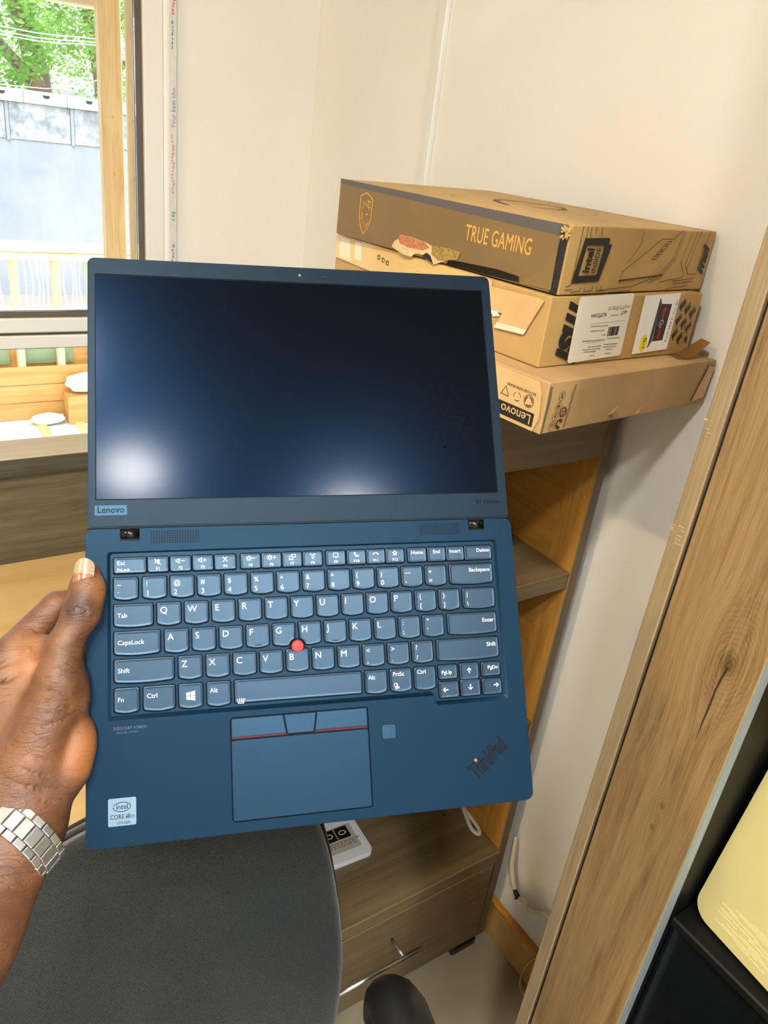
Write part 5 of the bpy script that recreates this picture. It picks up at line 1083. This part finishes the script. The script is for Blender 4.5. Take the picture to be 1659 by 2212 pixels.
# thumb nail: arched plate over the last joint
def nail(name, t0, t1, mat, parent, lift=.0):
    bm = bmesh.new(); A = Vector((1.2, 50.0, 12.2)); Bv = Vector((3.6, 24.0, 9.3)); ax = (Bv - A).normalized(); rgt = Vector((1, 0, 0)); rgt = (rgt - ax * rgt.dot(ax)).normalized(); nn = rgt.cross(ax); nn = nn if nn.z > 0 else -nn
    tw = math.radians(-9); rows = []
    for i in range(11):
        t = t0 + (t1 - t0) * i / 10; row = []
        ht = 6.9 if t < .70 else 6.9 * math.sqrt(max(0.02, 1 - ((t - .70) / .305) ** 2.6)); R0 = 10.5 - .9 * t
        for j in range(13):
            s_ = -1 + 2 * j / 12; a = math.asin(max(-1, min(1, s_ * ht / R0))) + tw
            cen = A + (Bv - A) * t; row.append(bm.verts.new(cen + rgt * math.sin(a) * R0 + nn * (math.cos(a) * R0 + .5 + lift - .6 * t * t)))
        rows.append(row)
    for a, b in zip(rows, rows[1:]):
        for k in range(12): bm.faces.new((a[k], a[k + 1], b[k + 1], b[k]))
    bm.transform(Matrix.Diagonal((.001, -.001, .001, 1))); bmesh.ops.solidify(bm, geom=bm.faces[:], thickness=.0005)
    return from_bm(name, bm, mat, parent, True)
nl = nail('thumbnail', .10, .60, plain('nail_pink', srgb(184, 122, 100), .22), PER)
nail('nail_tip', .595, 1.0, plain('nail_white', srgb(188, 168, 136), .25), nl, .03)

# ------------------------------------------------------------------ steel bracelet watch round the wrist
wmat = LM_ @ Matrix.Diagonal((.001, -.001, .001, 1))
FDv = Vector(FD); sd = FDv.cross(Vector((0, 0, 1))).normalized(); nm_ = sd.cross(FDv)
WC = Vector(WR) + FDv * 3 - sd * 2.5
WT = empty('wristwatch', mw=LM_); tag(WT, 'steel bracelet wristwatch on the wrist below the laptop corner', 'wristwatch')
link_steel = plain('satin_steel', srgb(222, 222, 224), .36, 1.0); dark_steel = plain('shadowed_steel', srgb(120, 112, 104), .3, 1.0)
tiltq = Matrix.Rotation(math.radians(16), 3, nm_) @ Matrix.Rotation(math.radians(8), 3, sd)
ra, rb = 32.0, 27.5
def ring_pt(a): return WC + (tiltq @ (sd * (ra * math.cos(a)) + nm_ * (rb * math.sin(a))))
# walk the ring in equal steps
NS = 720; pts_ = [ring_pt(2 * math.pi * k / NS) for k in range(NS + 1)]; cum = [0]
for p, q in zip(pts_, pts_[1:]): cum.append(cum[-1] + (q - p).length)
def at_len(s_):
    s_ %= cum[-1]; k = next(i for i in range(NS) if cum[i + 1] >= s_); t = (s_ - cum[k]) / (cum[k + 1] - cum[k]); return pts_[k].lerp(pts_[k + 1], t), (pts_[k + 1] - pts_[k]).normalized()
nlk = 24; pitch = cum[-1] / nlk
axis = tiltq @ FDv
def link_mesh(name, s_, w0, w1, ln, thick, mat, parent):
    p, t = at_len(s_); nn = t.cross(axis).normalized()
    if nn.dot(p - WC) < 0: nn = -nn
    bm = bmesh.new(); bm_box(bm, (-ln / 2, w0, 0), (ln / 2, w1, thick), .45, 2)
    M = Matrix(((t.x, axis.x, nn.x, p.x), (t.y, axis.y, nn.y, p.y), (t.z, axis.z, nn.z, p.z), (0, 0, 0, 1)))
    bm.transform(Matrix.Diagonal((.001, -.001, .001, 1)) @ M); return from_bm(name, bm, mat, parent)
case_s = cum[-1] * .5          # case sits on the far left of the wrist
for k in range(nlk):
    s_ = k * pitch
    if abs(((s_ - case_s + cum[-1] / 2) % cum[-1]) - cum[-1] / 2) < 19: continue
    lk = link_mesh('bracelet_link', s_, -5.6, 5.6, pitch * .93, 2.6, link_steel, WT)
    for a_, b_ in ((-10.6, -5.9), (5.9, 10.6)): link_mesh('side_link', s_ + pitch / 2, a_, b_, pitch * .93, 2.4, link_steel, lk)
    link_mesh('hinge_bar', s_ + pitch / 2, -9.8, 9.8, pitch * .5, 1.2, dark_steel, lk)
p, t = at_len(case_s); nn = t.cross(axis).normalized(); nn = nn if nn.dot(p - WC) > 0 else -nn
CM = Matrix.Diagonal((.001, -.001, .001, 1)) @ Matrix(((t.x, axis.x, nn.x, p.x), (t.y, axis.y, nn.y, p.y), (t.z, axis.z, nn.z, p.z), (0, 0, 0, 1)))
def wplate(n, o, z0, z1, m, par, holes=()):
    bm = bmesh.new(); bm_plate(bm, o, z0, z1, holes); bm.transform(CM); return from_bm(n, bm, m, par)
wplate('case', circle(0, 0, 19, 40), -1, 7, link_steel, WT); wplate('bezel', circle(0, 0, 18.5, 40), 7, 9, link_steel, WT, holes=[circle(0, 0, 15.5, 40)]); dl = wplate('dial', circle(0, 0, 15.5, 40), 7, 7.6, plain('dial_dark', srgb(20, 24, 40), .3), WT)
wplate('hour_hand', [(-.7, -1), (.7, -1), (.4, 8), (-.4, 8)], 7.7, 7.9, link_steel, dl); wplate('minute_hand', [(-1, -.5), (11, -.3), (11, .3), (-1, .5)], 7.9, 8.1, link_steel, dl)

# ================================================================== ceiling lamps (their light stays with them)
def lamp(x, y, r, strength, col, label, z=ZC):
    e = empty('ceiling_lamp', (x, y, z)); tag(e, label, 'lamp', 'round ceiling lamps')
    plate('rim', circle(0, 0, r + .012, 32), -.012, 0, pvc, e, holes=[circle(0, 0, r, 32)])
    key_ = 'lamp_%d_%d' % (int(strength * 10), int(col[2] * 100))
    if key_ not in MATS:
        s = N(key_); s.set(Base_Color=(1, 1, 1, 1), Emission_Color=col, Emission_Strength=strength)
    plate('diffuser', circle(0, 0, r, 32), -.010, -.004, MATS[key_], e)
WHT, WRM = (1.0, .955, .87, 1), (1.0, .76, .42, 1)
lamp(-.47, -.06, .075, 330, WHT, 'round ceiling lamp nearest the window')
lamp(-.43, -.50, .075, 330, WHT, 'round ceiling lamp right above the photographer')
lamp(.12, -.88, .075, 330, WHT, 'round ceiling lamp behind the photographer nearest the right wall')
lamp(-1.5, .6, .085, 330, WRM, 'warm round ceiling lamp on the far left')
pn = empty('ceiling_panel', (-.36, -1.5, ZC)); tag(pn, 'large square light panel in the ceiling behind the photographer', 'lamp')
plate('rim', rrect(-.47, -.47, .47, .47, .01, 2), -.014, 0, pvc, pn, holes=[rrect(-.45, -.45, .45, .45, .01, 2)])
s = N('panel_light'); s.set(Base_Color=(1, 1, 1, 1), Emission_Color=(.86, .95, 1.0, 1), Emission_Strength=8.0)
plate('diffuser', rrect(-.45, -.45, .45, .45, .01, 2), -.010, -.004, s.m, pn)
